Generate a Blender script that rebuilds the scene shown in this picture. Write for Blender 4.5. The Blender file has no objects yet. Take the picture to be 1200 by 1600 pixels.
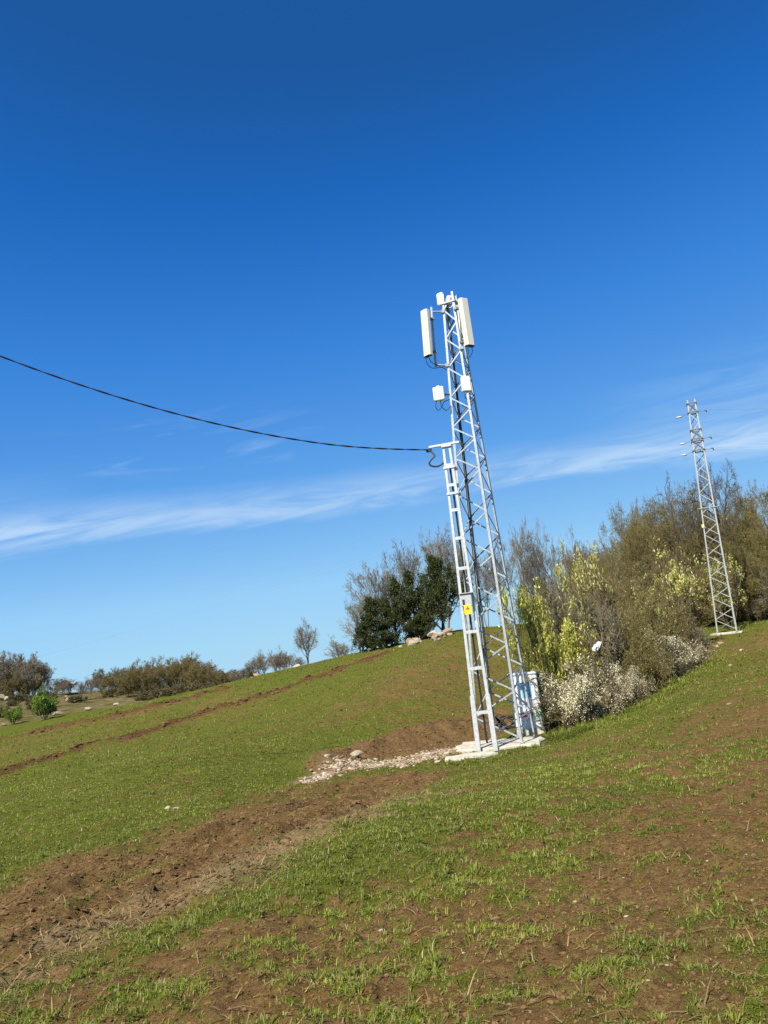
import bpy, math, random
import numpy as np
from mathutils import Vector, Matrix

rng = np.random.default_rng(7)
random.seed(7)
R = math.radians
scene = bpy.context.scene
col = scene.collection

# ------------------------------------------------------------------ camera
EYE = np.array([0.0, 0.0, 1.6])
F = 1250.0
PITCH, ROLL = R(10.7), R(6.2)
fwd = np.array([0, math.cos(PITCH), math.sin(PITCH)])
up0 = np.array([0, -math.sin(PITCH), math.cos(PITCH)])
rt0 = np.array([1.0, 0, 0])
rt = math.cos(ROLL) * rt0 - math.sin(ROLL) * up0
up = math.cos(ROLL) * up0 + math.sin(ROLL) * rt0
cam = bpy.data.cameras.new('camera')
cam.sensor_width = 36; cam.sensor_fit = 'AUTO'; cam.lens = F / 1600 * 36
cam.clip_start = 0.05; cam.clip_end = 6000
camo = bpy.data.objects.new('camera', cam); col.objects.link(camo)
M = Matrix(((rt[0], up[0], -fwd[0], EYE[0]), (rt[1], up[1], -fwd[1], EYE[1]), (rt[2], up[2], -fwd[2], EYE[2]), (0, 0, 0, 1)))
camo.matrix_world = M
scene.camera = camo

def ray(px, py):
    d = fwd + rt * ((px - 600) / F) - up * ((py - 800) / F)
    return d / np.linalg.norm(d)
def at(px, py, Y):
    d = ray(px, py); return EYE + d * (Y / d[1])
def project(p):
    v = np.asarray(p, float) - EYE
    z = v @ fwd
    return 600 + F * (v @ rt) / z, 800 - F * (v @ up) / z

# ------------------------------------------------------------------ noise
def _hash(ix, iy, s):
    h = (ix.astype(np.int64) * 374761393 + iy.astype(np.int64) * 668265263 + s * 974634777) & 0xFFFFFFFF
    h = ((h ^ (h >> 13)) * 1274126177) & 0xFFFFFFFF
    h = (h ^ (h >> 16)) & 0xFFFFFFFF
    return h.astype(np.float64) / 4294967295.0
def vnoise(x, y, scale, seed=0):
    x = np.asarray(x, float) / scale + 1000.37; y = np.asarray(y, float) / scale + 1000.71
    ix = np.floor(x); iy = np.floor(y); fx = x - ix; fy = y - iy
    fx = fx * fx * fx * (fx * (fx * 6 - 15) + 10); fy = fy * fy * fy * (fy * (fy * 6 - 15) + 10)
    a = _hash(ix, iy, seed); b = _hash(ix + 1, iy, seed); c = _hash(ix, iy + 1, seed); d = _hash(ix + 1, iy + 1, seed)
    return (a * (1 - fx) + b * fx) * (1 - fy) + (c * (1 - fx) + d * fx) * fy
def fbm(x, y, scale, seed=0, oct=3):
    v = 0; a = 0.5; t = 0
    for i in range(oct):
        ca, sa = math.cos(i * 1.1 + .4), math.sin(i * 1.1 + .4)
        v = v + a * vnoise(ca * x - sa * y, sa * x + ca * y, scale, seed + i * 17); t += a; a *= .5; scale *= .5
    return v / t
def sstep(a, b, x):
    t = np.clip((x - a) / (b - a), 0, 1); return t * t * (3 - 2 * t)

# ------------------------------------------------------------------ terrain
CP = [  # (px, py, depth)
 (0,1600,4.1),(600,1600,3.5),(1200,1600,3.2),(0,1500,5.7),(600,1450,4.9),(1200,1450,4.0),
 (0,1400,8.6),(300,1330,9.6),(600,1300,7.6),(900,1300,6.9),(1200,1300,6.2),
 (0,1330,12.5),(0,1250,22),(240,1240,17),(480,1222,18.5),(700,1226,13),(900,1200,12.5),(1200,1180,10.0),
 (0,1200,36),(200,1160,38),(300,1180,24),(600,1180,22),(760,1176,21.2),(812,1157,22.5),(920,1138,23.3),
 (1000,1105,25.5),(1110,1030,33),(1135,989,41),(1200,1100,15.5),(1200,1000,34),(1200,958,52),(1100,1080,21),(1050,960,58),(900,985,55),
 (0,1152,58),(120,1122,60),(250,1092,62),(400,1057,62),(480,1040,62),(560,1020,60),(640,1005,58),(720,985,58),
 (300,1130,42),(450,1100,42),(600,1080,36),(700,1040,44),(790,1040,45),
 (0,1141,76),(150,1110,76),(300,1092,80),(500,1060,85),(700,1010,90),
 (0,1090,135),(200,1084,135),(400,1058,135),(600,1020,135),(900,960,110),(1200,925,110),
 (0,1102,300),(600,1042,300),(1200,960,300),
]
P = np.array([at(*c) for c in CP])
extra = [(math.sin(a) * r, math.cos(a) * r, 0.02 * r * -abs(math.sin(a))) for r in (0.4, 1.5) for a in (-1.1, -.4, .4, 1.1)]
P = np.vstack([P, np.array(extra)])
U = np.stack([2.2 * np.arctan2(P[:, 0], P[:, 1]), np.log(np.hypot(P[:, 0], P[:, 1]))], 1)
def _phi(d2):
    return 0.5 * d2 * np.log(d2 + 1e-9)
n = len(P)
K = _phi(((U[:, None] - U[None]) ** 2).sum(-1)) + 0.004 * np.eye(n)
A = np.zeros((n + 3, n + 3)); A[:n, :n] = K; A[:n, n] = 1; A[:n, n + 1:] = U; A[n, :n] = 1; A[n + 1:, :n] = U.T
W = np.linalg.solve(A, np.concatenate([P[:, 2], np.zeros(3)]))
def _tps(th, lr):
    th = np.clip(th, -.72, .72); lr = np.clip(lr, -1.0, math.log(300))
    u = th * 2.2
    z = W[n] + W[n + 1] * u + W[n + 2] * lr
    for i in range(n):
        z = z + W[i] * _phi((u - U[i, 0]) ** 2 + (lr - U[i, 1]) ** 2)
    return z
def base_h(x, y):
    x = np.atleast_1d(np.asarray(x, float)); y = np.atleast_1d(np.asarray(y, float))
    th = np.arctan2(x, y); lr = np.log(np.hypot(x, y) + 1e-6)
    z = _tps(th, lr)
    back = np.abs(th) > 1.3
    if back.any():
        zl = _tps(np.full(back.sum(), -.72), lr[back]); zr = _tps(np.full(back.sum(), .72), lr[back])
        t = np.abs(th[back]); s = np.sign(th[back])
        w = (math.pi - t) / (math.pi - 1.3)          # 1 at the side, 0 straight behind
        zs = np.where(s < 0, zl, zr); zm = .5 * (zl + zr)
        z[back] = zs * sstep(0, 1, w) + zm * (1 - sstep(0, 1, w))
    return z
def pick(px, py):
    """the ground point seen at a pixel"""
    d = ray(px, py); t = np.geomspace(2.0, 320, 900)
    p = EYE + d[None] * t[:, None]
    g = p[:, 2] - base_h(p[:, 0], p[:, 1])
    k = np.argmax(g < 0)
    if k == 0: k = len(t) - 1
    a, b = t[k - 1], t[k]
    for _ in range(18):
        m = .5 * (a + b); q = EYE + d * m
        if q[2] - base_h(q[0], q[1])[0] < 0: b = m
        else: a = m
    return EYE + d * b
def line(pts): return np.array([pick(*p)[:2] for p in pts])
def dist_poly(x, y, L):
    """distance to a polyline and the parameter along it"""
    best = np.full(np.shape(x), 1e9); par = np.zeros(np.shape(x))
    acc = 0
    for (a, b) in zip(L[:-1], L[1:]):
        d = b - a; l = np.hypot(*d) + 1e-9
        t = np.clip(((x - a[0]) * d[0] + (y - a[1]) * d[1]) / l ** 2, 0, 1)
        q = np.hypot(x - a[0] - t * d[0], y - a[1] - t * d[1])
        par = np.where(q < best, acc + t * l, par); best = np.minimum(best, q); acc += l
    return best, par
def in_poly(x, y, L):
    c = np.zeros(np.shape(x), bool)
    for (x0, y0), (x1, y1) in zip(L, np.roll(L, -1, 0)):
        c ^= ((y0 > y) != (y1 > y)) & (x < (x1 - x0) * (y - y0) / (y1 - y0 + 1e-12) + x0)
    return c

track_hi = [(-60,1405),(0,1382),(60,1352),(130,1330),(230,1318),(330,1276),(420,1240),(478,1226)]
track_lo = [(640,1248),(560,1290),(450,1334),(360,1385),(280,1418),(170,1456),(80,1512),(0,1545),(-60,1570)]
TRACK = line(track_hi + [(560,1216),(640,1206),(700,1200)] + track_lo)
SPOIL = line([(470,1205),(520,1185),(590,1160),(660,1140),(730,1128),(790,1120),(806,1140),(760,1158),(700,1172),(620,1182),(560,1192),(500,1212)])
FUR1 = line([(-80,1236),(0,1211),(126,1169),(200,1155),(275,1129),(345,1106),(420,1085),(495,1059),(560,1036),(600,1022)])
FUR2 = line([(-80,1180),(0,1158),(75,1143),(180,1122),(350,1078)])
RUTS = [line([(0,1500),(150,1420),(300,1360),(450,1300),(600,1235)]), line([(0,1440),(150,1375),(300,1322),(430,1275),(540,1232)])]
RUBBLE = line([(478,1222),(540,1200),(600,1192),(650,1184),(700,1174),(745,1168)])
RIDGE = line([(500,1200),(570,1176),(640,1156),(720,1140),(790,1130)])

GREEN = [(0,1600,.72),(200,1570,.70),(450,1570,.52),(700,1560,.42),(950,1560,.42),(1200,1560,.34),(300,1480,.5),(500,1450,.62),
 (230,1440,.9),(400,1400,.95),(520,1350,.95),(620,1300,.92),(700,1260,.9),(800,1210,.95),(650,1420,.6),(800,1330,.7),(950,1280,.6),(800,1440,.48),
 (1000,1420,.40),(1200,1420,.36),(1100,1300,.36),(1200,1250,.34),(900,1180,.82),(1000,1150,.62),(1100,1150,.42),(1200,1120,.35),
 (1000,1120,.9),(1080,1060,.8),(1150,1050,.5),(1190,1000,.5),(1170,965,.9),(1200,975,.8),
 (0,1310,.92),(150,1290,.9),(300,1250,.82),(420,1210,.95),(500,1160,.8),(0,1240,.85),(100,1200,.8),(250,1180,.82),(400,1150,.8),(550,1110,.72),(650,1070,.55),
 (700,1020,.55),(600,1030,.75),(560,1015,.95),(480,1045,.9),(350,1090,.6),(200,1135,.66),(60,1165,.66),(700,1110,.55),(60,1135,1.0),(150,1112,1.0),(400,1062,.9)]
GP = np.array([(*pick(a, b)[:2], v) for a, b, v in GREEN])
GU = np.stack([2.2 * np.arctan2(GP[:, 0], GP[:, 1]), np.log(np.hypot(GP[:, 0], GP[:, 1]))], 1)

PL = FUR1[-1] - FUR1[1]; PL = PL / np.hypot(*PL)
def masks(x, y):
    """green cover, bare track, spoil, straw for ground points"""
    x = np.asarray(x, float); y = np.asarray(y, float)
    r = np.hypot(x, y)
    u = 2.2 * np.arctan2(x, y); v = np.log(r + 1e-6)
    num = 0; den = 1e-9
    for i in range(len(GP)):
        w = 1 / (((u - GU[i, 0]) ** 2 + (v - GU[i, 1]) ** 2) + 2e-3) ** 1.6
        num = num + w * GP[i, 2]; den = den + w
    lev = num / den
    wx = x + (fbm(x, y, 1.2, 5) - .5) * .9; wy = y + (fbm(x, y, 1.2, 9) - .5) * .9
    tr_in = in_poly(wx, wy, TRACK); dt, _ = dist_poly(wx, wy, np.vstack([TRACK, TRACK[:1]]))
    tr = sstep(-.40, .42, np.where(tr_in, dt, -dt))
    sp_in = in_poly(wx, wy, SPOIL); ds, _ = dist_poly(wx, wy, np.vstack([SPOIL, SPOIL[:1]]))
    sp = sstep(-.2, .25, np.where(sp_in, ds, -ds))
    f1, _ = dist_poly(wx, wy, FUR1); f2, _ = dist_poly(wx, wy, FUR2)
    fu = np.maximum(sstep(.75, .3, f1 + (fbm(x, y, .8, 33) - .5) * 1.0), .9 * sstep(1.0, .3, f2 + (fbm(x, y, 1.0, 35) - .5) * 1.6))
    big = fbm(x, y, 1.7, 1, 4); med = fbm(x, y, .55, 2, 3); fin = fbm(x, y, .16, 3, 2)
    amp = sstep(30, 10, r) * .5 + .55
    tin = vnoise(x, y, .07, 4)
    nz = (big - .5) * .30 + (med - .5) * .70 + (fin - .5) * .95 + (tin - .5) * .45
    al = x * PL[0] + y * PL[1]; ac = -x * PL[1] + y * PL[0]
    ac = ac + (fbm(x, y, 4.0, 71) - .5) * 1.2
    gra = vnoise(al / 7.0, ac, .42, 72) * .6 + vnoise(al / 4.0, ac, .9, 73) * .4
    gr2 = vnoise(al / 9.0, ac, 1.1, 74) * .55 + vnoise(al / 6.0, ac, 2.6, 75) * .45
    nz = nz + (gra - .5) * .45 + (gr2 - .5) * .75 * sstep(16, 32, r)
    g = sstep(.16, .86, lev - .05 - .085 * sstep(26, 8, r) * sstep(-.30, .0, np.arctan2(x, y)) + nz * amp)
    lo, _ = dist_poly(wx, wy, line_lo)
    rb, _ = dist_poly(x, y, RUBBLE)
    straw = np.maximum(sstep(.95, .1, lo) * sstep(.30, .6, fbm(x, y, .6, 55)), sstep(.55, .15, rb + (fbm(x, y, .4, 57) - .5) * .5))
    g0 = sstep(.5, .2, rb)
    tg = sstep(.60, .72, fbm(x, y, .9, 77))               # odd tufts left in the track
    g = g * (1 - tr * (1 - .5 * tg)) * (1 - sp * .97) * (1 - fu * .9) * (1 - .9 * g0)
    bare = np.clip(tr + sp + fu, 0, 1)
    return g, bare + 0 * fu, sp, straw
def furrow(x, y):
    f1, _ = dist_poly(x, y, FUR1); f2, _ = dist_poly(x, y, FUR2)
    return sstep(1.0, .3, np.minimum(f1, f2))
line_lo = line([(640,1252),(560,1286),(450,1326),(360,1375),(280,1405),(170,1440),(80,1492),(0,1524),(-60,1550)])

PT = RUTS[0][-1] - RUTS[0][0]; PT = PT / np.hypot(*PT)
CLEAN = []     # (x, y, z, radius): level pads under the concrete
def height(x, y, m=None):
    x = np.atleast_1d(np.asarray(x, float)); y = np.atleast_1d(np.asarray(y, float))
    z = base_h(x, y); r = np.hypot(x, y)
    if m is None: m = masks(x, y)
    g, bare, sp, straw = m
    z = z + (fbm(x, y, 3.0, 20) - .5) * .16 * sstep(1.5, 6, r) + (fbm(x, y, .8, 21) - .5) * (.11 + .05 * sstep(15, 40, r))
    tr_ = np.clip(bare - sp, 0, 1); rough = .85 + .35 * sp - .15 * tr_
    z = z + (fbm(x, y, .30, 22, 2) - .5) * .085 * rough + (np.abs(vnoise(x, y, .15, 24) - .5) * 2) ** 1.2 * -.045 * rough * sstep(60, 25, r) + (fbm(x, y, .065, 26, 2) - .5) * .040 * rough * sstep(20, 8, r)
    z = z + g * .012
    al = x * PT[0] + y * PT[1]; ac = -x * PT[1] + y * PT[0]
    z = z + tr_ * ((vnoise(al / 5.0, ac + (fbm(x, y, 2.0, 82) - .5) * .5, .17, 81) - .5) * .075 + (vnoise(al / 3.0, ac, .4, 83) - .5) * .07)
    rd, rp = dist_poly(x, y, RIDGE)
    z = z + np.exp(-(rd / .75) ** 2) * (.30 + .28 * (fbm(x, y, .6, 40) - .3)) 
    for L, wd, dp in ((RUTS[0], .17, .09), (RUTS[1], .17, .08)):
        d, _ = dist_poly(x, y, L)
        z = z - np.exp(-(d / wd) ** 2) * dp + np.exp(-((d - .34) / .14) ** 2) * dp * .6
    for L, wd, hh in ((FUR1, .45, .16), (FUR2, .5, .28)):
        d, _ = dist_poly(x, y, L)
        z = z + np.exp(-(d / wd) ** 2) * (hh * (.3 + 1.2 * fbm(x, y, .5, 44)))
    lo, _ = dist_poly(x, y, line_lo)
    z = z + np.exp(-(lo / .3) ** 2) * .07
    far = sstep(70, 110, r)
    z = z + far * (fbm(x, y, 14, 60) - .5) * 1.2
    for cx, cy, cz, rad in CLEAN:
        w = sstep(rad * 1.5, rad, np.hypot(x - cx, y - cy)); z = z * (1 - w) + (cz + (z - base_h(x, y)) * .25) * w
    return z
def gz(x, y): return float(height(x, y)[0])

# ------------------------------------------------------------------ mesh helpers
def mesh_arrays(name, V, quads=None, tris=None, smooth=False, attrs=None):
    V = np.asarray(V, np.float32)
    me = bpy.data.meshes.new(name)
    nq = 0 if quads is None else len(quads); nt = 0 if tris is None else len(tris)
    me.vertices.add(len(V)); me.vertices.foreach_set('co', V.ravel())
    li = []; ls = []; st = 0
    if nq: li.append(np.asarray(quads, np.int32).ravel()); ls.append(np.arange(nq) * 4); st = nq * 4
    if nt: li.append(np.asarray(tris, np.int32).ravel()); ls.append(st + np.arange(nt) * 3)
    li = np.concatenate(li); ls = np.concatenate(ls).astype(np.int32)
    me.loops.add(len(li)); me.loops.foreach_set('vertex_index', li)
    me.polygons.add(nq + nt); me.polygons.foreach_set('loop_start', ls)
    me.update(calc_edges=True)
    me.polygons.foreach_set('use_smooth', np.full(nq + nt, smooth))
    for k, a in (attrs or {}).items():
        a = np.asarray(a, np.float32)
        if a.ndim == 1:
            at_ = me.attributes.new(k, 'FLOAT', 'POINT'); at_.data.foreach_set('value', a)
        else:
            at_ = me.attributes.new(k, 'FLOAT_COLOR', 'POINT')
            at_.data.foreach_set('color', np.concatenate([a, np.ones((len(a), 1), np.float32)], 1).ravel())
    me.validate(verbose=False)
    return me
def link(name, me, mat, parent=None):
    o = bpy.data.objects.new(name, me); col.objects.link(o)
    if mat is not None: me.materials.clear(); me.materials.append(mat)
    if parent is not None: o.parent = parent
    return o
def tag(o, label=None, cat=None, group=None, kind=None):
    if label: o['label'] = label
    if cat: o['category'] = cat
    if group: o['group'] = group
    if kind: o['kind'] = kind
    return o
def empty(name, loc, rz=0, label=None, cat=None, group=None):
    o = bpy.data.objects.new(name, None); col.objects.link(o)
    o.empty_display_size = .2
    o.location = tuple(float(v) for v in loc); o.rotation_euler = (0, 0, rz)
    return tag(o, label, cat, group)
def copy_tree(o, parent=None):
    c = o.copy(); col.objects.link(c)
    if parent is not None: c.parent = parent
    for ch in list(o.children): copy_tree(ch, c)
    return c

class MB:
    def __init__(s): s.v = []; s.f = []
    def add(s, vs, fs):
        b = len(s.v); s.v += [tuple(float(q) for q in p) for p in vs]; s.f += [tuple(b + i for i in f) for f in fs]; return s
    def prism(s, p0, p1, A, B, poly, poly1=None):
        p0 = np.asarray(p0, float); p1 = np.asarray(p1, float); A = np.asarray(A, float); B = np.asarray(B, float)
        k = len(poly); poly1 = poly1 or poly
        vs = [p0 + A * a + B * b for a, b in poly] + [p1 + A * a + B * b for a, b in poly1]
        fs = [(i, (i + 1) % k, k + (i + 1) % k, k + i) for i in range(k)] + [tuple(range(k - 1, -1, -1)), tuple(range(k, 2 * k))]
        return s.add(vs, fs)
    def angle(s, p0, p1, A, B, w, t, w2=None):
        w2 = w2 or w
        return s.prism(p0, p1, A, B, [(0, 0), (w, 0), (w, t), (t, t), (t, w2), (0, w2)])
    def box(s, c, d, rz=0, rot=None, bev=0.0):
        x, y, z = d[0] / 2, d[1] / 2, d[2] / 2
        m = rot if rot is not None else np.array([[math.cos(rz), -math.sin(rz), 0], [math.sin(rz), math.cos(rz), 0], [0, 0, 1]])
        if bev <= 0:
            return s.prism(np.array(c) + m @ np.array([0, 0, -z]), np.array(c) + m @ np.array([0, 0, z]), m @ np.array([1, 0, 0]), m @ np.array([0, 1, 0]), [(-x, -y), (x, -y), (x, y), (-x, y)])
        b = bev
        def ring(e, zz): 
            q = [(-x + e + b, -y + e), (x - e - b, -y + e), (x - e, -y + e + b), (x - e, y - e - b), (x - e - b, y - e), (-x + e + b, y - e), (-x + e, y - e - b), (-x + e, -y + e + b)]
            return [np.array(c) + m @ np.array([a_, b_, zz]) for a_, b_ in q]
        vs = ring(b * .6, -z) + ring(0, -z + b) + ring(0, z - b) + ring(b * .6, z)
        fs = []
        for k in range(3):
            for i in range(8): fs.append((k * 8 + i, k * 8 + (i + 1) % 8, k * 8 + 8 + (i + 1) % 8, k * 8 + 8 + i))
        fs += [tuple(range(7, -1, -1)), tuple(range(24, 32))]
        return s.add(vs, fs)
    def tube(s, pts, r, n=6, r1=None):
        pts = [np.asarray(p, float) for p in pts]; k = len(pts); vs = []; N = None
        for i, p in enumerate(pts):
            t = pts[min(i + 1, k - 1)] - pts[max(i - 1, 0)]; t = t / (np.linalg.norm(t) + 1e-12)
            if N is None: N = np.cross(t, [0, 0, 1.0] if abs(t[2]) < .9 else [1.0, 0, 0])
            N = N - t * (N @ t); N /= np.linalg.norm(N) + 1e-12; Bv = np.cross(t, N)
            rr = r if r1 is None else r + (r1 - r) * i / (k - 1)
            vs += [p + rr * (math.cos(2 * math.pi * j / n) * N + math.sin(2 * math.pi * j / n) * Bv) for j in range(n)]
        fs = [(i * n + j, i * n + (j + 1) % n, i * n + n + (j + 1) % n, i * n + n + j) for i in range(k - 1) for j in range(n)]
        fs += [tuple(range(n - 1, -1, -1)), tuple(range((k - 1) * n, k * n))]
        return s.add(vs, fs)
    def build(s, name, mat, parent=None, smooth=False):
        me = bpy.data.meshes.new(name); me.from_pydata(s.v, [], s.f); me.update()
        if smooth: me.polygons.foreach_set('use_smooth', [True] * len(me.polygons))
        return link(name, me, mat, parent)
def spline(pts, n=10):
    pts = [np.asarray(p, float) for p in pts]; q = [2 * pts[0] - pts[1]] + pts + [2 * pts[-1] - pts[-2]]; out = []
    for i in range(1, len(q) - 2):
        for k in range(n):
            t = k / n; a, b, c, d = q[i - 1], q[i], q[i + 1], q[i + 2]
            out.append(.5 * (2 * b + (c - a) * t + (2 * a - 5 * b + 4 * c - d) * t * t + (3 * b - a - 3 * c + d) * t ** 3))
    return out + [pts[-1]]

# ------------------------------------------------------------------ materials
def newmat(name):
    m = bpy.data.materials.new(name); m.use_nodes = True; nt = m.node_tree; nt.nodes.clear()
    out = nt.nodes.new('ShaderNodeOutputMaterial')
    return m, nt, out
def nd(nt, t, **k):
    x = nt.nodes.new(t)
    for a, b in k.items():
        if a in x.inputs: x.inputs[a].default_value = b
        else: setattr(x, a, b)
    return x
def ramp(nt, fac, stops):
    r = nt.nodes.new('ShaderNodeValToRGB')
    e = r.color_ramp.elements
    while len(e) < len(stops): e.new(.5)
    for q, (p, c) in zip(e, stops): q.position = p; q.color = (*c, 1)
    nt.links.new(fac, r.inputs[0]); return r.outputs[0]
def mixc(nt, fac, a, b, mode='MIX'):
    m = nt.nodes.new('ShaderNodeMix'); m.data_type = 'RGBA'; m.blend_type = mode
    for s, v in ((m.inputs[0], fac), (m.inputs[6], a), (m.inputs[7], b)):
        if hasattr(v, 'is_linked') or hasattr(v, 'links'): nt.links.new(v, s)
        elif isinstance(v, (int, float)): s.default_value = v
        else: s.default_value = (*v, 1)
    return m.outputs[2]
def noise(nt, scale, detail=4, rough=.6, vec=None):
    x = nd(nt, 'ShaderNodeTexNoise', Scale=scale, Detail=detail, Roughness=rough)
    if vec is None:
        tc = nt.nodes.new('ShaderNodeTexCoord'); vec = tc.outputs['Object']
    nt.links.new(vec, x.inputs['Vector']); return x.outputs['Fac']
def simple(name, c, rough=.6, metal=0.0, var=.12, scale=9, bump=0.0, spec=.5):
    m, nt, out = newmat(name)
    b = nd(nt, 'ShaderNodeBsdfPrincipled', Roughness=rough, Metallic=metal)
    b.inputs['Specular IOR Level'].default_value = spec
    f = noise(nt, scale)
    c0 = tuple(v * (1 - var) for v in c); c1 = tuple(min(v * (1 + var), .9) for v in c)
    nt.links.new(ramp(nt, f, [(.3, c0), (.7, c1)]), b.inputs['Base Color'])
    if bump:
        bp = nd(nt, 'ShaderNodeBump', Strength=bump, Distance=.02); nt.links.new(noise(nt, scale * 4), bp.inputs['Height']); nt.links.new(bp.outputs[0], b.inputs['Normal'])
    nt.links.new(b.outputs[0], out.inputs[0]); return m
def attr_leaf(name, trans=.35, rough=.6):
    m, nt, out = newmat(name)
    a = nd(nt, 'ShaderNodeAttribute', attribute_name='tint')
    d = nd(nt, 'ShaderNodeBsdfDiffuse'); t = nd(nt, 'ShaderNodeBsdfTranslucent'); g = nd(nt, 'ShaderNodeBsdfGlossy', Roughness=.45)
    nt.links.new(a.outputs['Color'], d.inputs[0]); nt.links.new(a.outputs['Color'], t.inputs[0])
    mx = nd(nt, 'ShaderNodeMixShader', Fac=trans); nt.links.new(d.outputs[0], mx.inputs[1]); nt.links.new(t.outputs[0], mx.inputs[2])
    m2 = nd(nt, 'ShaderNodeMixShader', Fac=.015); nt.links.new(mx.outputs[0], m2.inputs[1]); nt.links.new(g.outputs[0], m2.inputs[2])
    nt.links.new(m2.outputs[0], out.inputs[0]); return m

MAT = {}
MAT['steel'] = simple('galvanised_steel', (.38, .405, .41), .5, .3, .24, 16)
MAT['steel_old'] = simple('aged_galvanised_steel', (.36, .37, .355), .55, .25, .2, 16)
MAT['steel_dark'] = simple('dark_weathered_steel', (.16, .16, .16), .6, .3, .2, 12)
MAT['bright'] = simple('bright_galvanised_steel', (.51, .535, .545), .48, .2, .16, 14)
MAT['white'] = simple('white_plastic', (.80, .79, .73), .45, 0, .03, 5)
MAT['cream'] = simple('cream_radome', (.66, .63, .52), .5, 0, .04, 5)
MAT['white_paint'] = simple('white_painted_metal', (.78, .80, .80), .4, 0, .03, 4)
MAT['black'] = simple('black_rubber', (.018, .018, .02), .55, 0, .2, 30)
MAT['grey'] = simple('grey_enamel', (.42, .44, .44), .5, .1, .08, 20)
MAT['yellow'] = simple('yellow_enamel', (.80, .62, .01), .45, 0, .04, 10)
MAT['concrete'] = simple('pale_concrete', (.48, .435, .335), .9, 0, .30, 6, .7)
MAT['stone'] = simple('pale_limestone', (.42, .365, .27), .9, 0, .28, 9, .4)
_m = MAT['stone'].node_tree; _b = [q for q in _m.nodes if q.type == 'BSDF_PRINCIPLED'][0]; _src = _b.inputs['Base Color'].links[0].from_socket
_oi = _m.nodes.new('ShaderNodeObjectInfo'); _m.links.new(mixc(_m, ramp(_m, _oi.outputs['Random'], [(.25, (.8, .8, .8)), (.7, (0, 0, 0))]), _src, (.24, .165, .095)), _b.inputs['Base Color'])
MAT['porcelain'] = simple('white_glass_insulator', (.75, .78, .78), .2, 0, .03, 8)
MAT['sticker_blue'] = simple('blue_print', (.22, .50, .72), .5, 0, .12, 30)
MAT['sticker_red'] = simple('red_print', (.72, .04, .08), .5, 0, .12, 30)
MAT['sticker_green'] = simple('green_print', (.05, .34, .16), .5, 0, .12, 30)
MAT['sticker_yellow'] = simple('pale_yellow_print', (.80, .74, .36), .5, 0, .06, 30)
MAT['ink'] = simple('dark_ink', (.03, .08, .14), .6, 0, .1, 30)
MAT['bag'] = simple('thin_white_plastic_film', (.72, .72, .76), .35, 0, .06, 20)
MAT['leaf'] = attr_leaf('leaf', .35)
MAT['grass'] = attr_leaf('grass_blade', .48)
MAT['petal'] = attr_leaf('petal', .30)
def bark(name, c0, c1):
    m, nt, out = newmat(name); b = nd(nt, 'ShaderNodeBsdfPrincipled', Roughness=.9)
    b.inputs['Specular IOR Level'].default_value = .2
    nt.links.new(ramp(nt, noise(nt, 3.5, 5), [(.3, c0), (.7, c1)]), b.inputs['Base Color'])
    nt.links.new(b.outputs[0], out.inputs[0]); return m
MAT['bark_grey'] = bark('grey_bark', (.13, .11, .075), (.27, .23, .165))
MAT['bark_brown'] = bark('brown_bark', (.095, .070, .032), (.205, .157, .080))
MAT['bark_olive'] = bark('olive_bark', (.100, .079, .027), (.215, .172, .068))
MAT['bark_limb'] = bark('dark_limb_bark', (.060, .047, .030), (.135, .105, .068))
MAT['bark_dark'] = bark('dark_bark', (.06, .05, .035), (.13, .11, .075))

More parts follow.
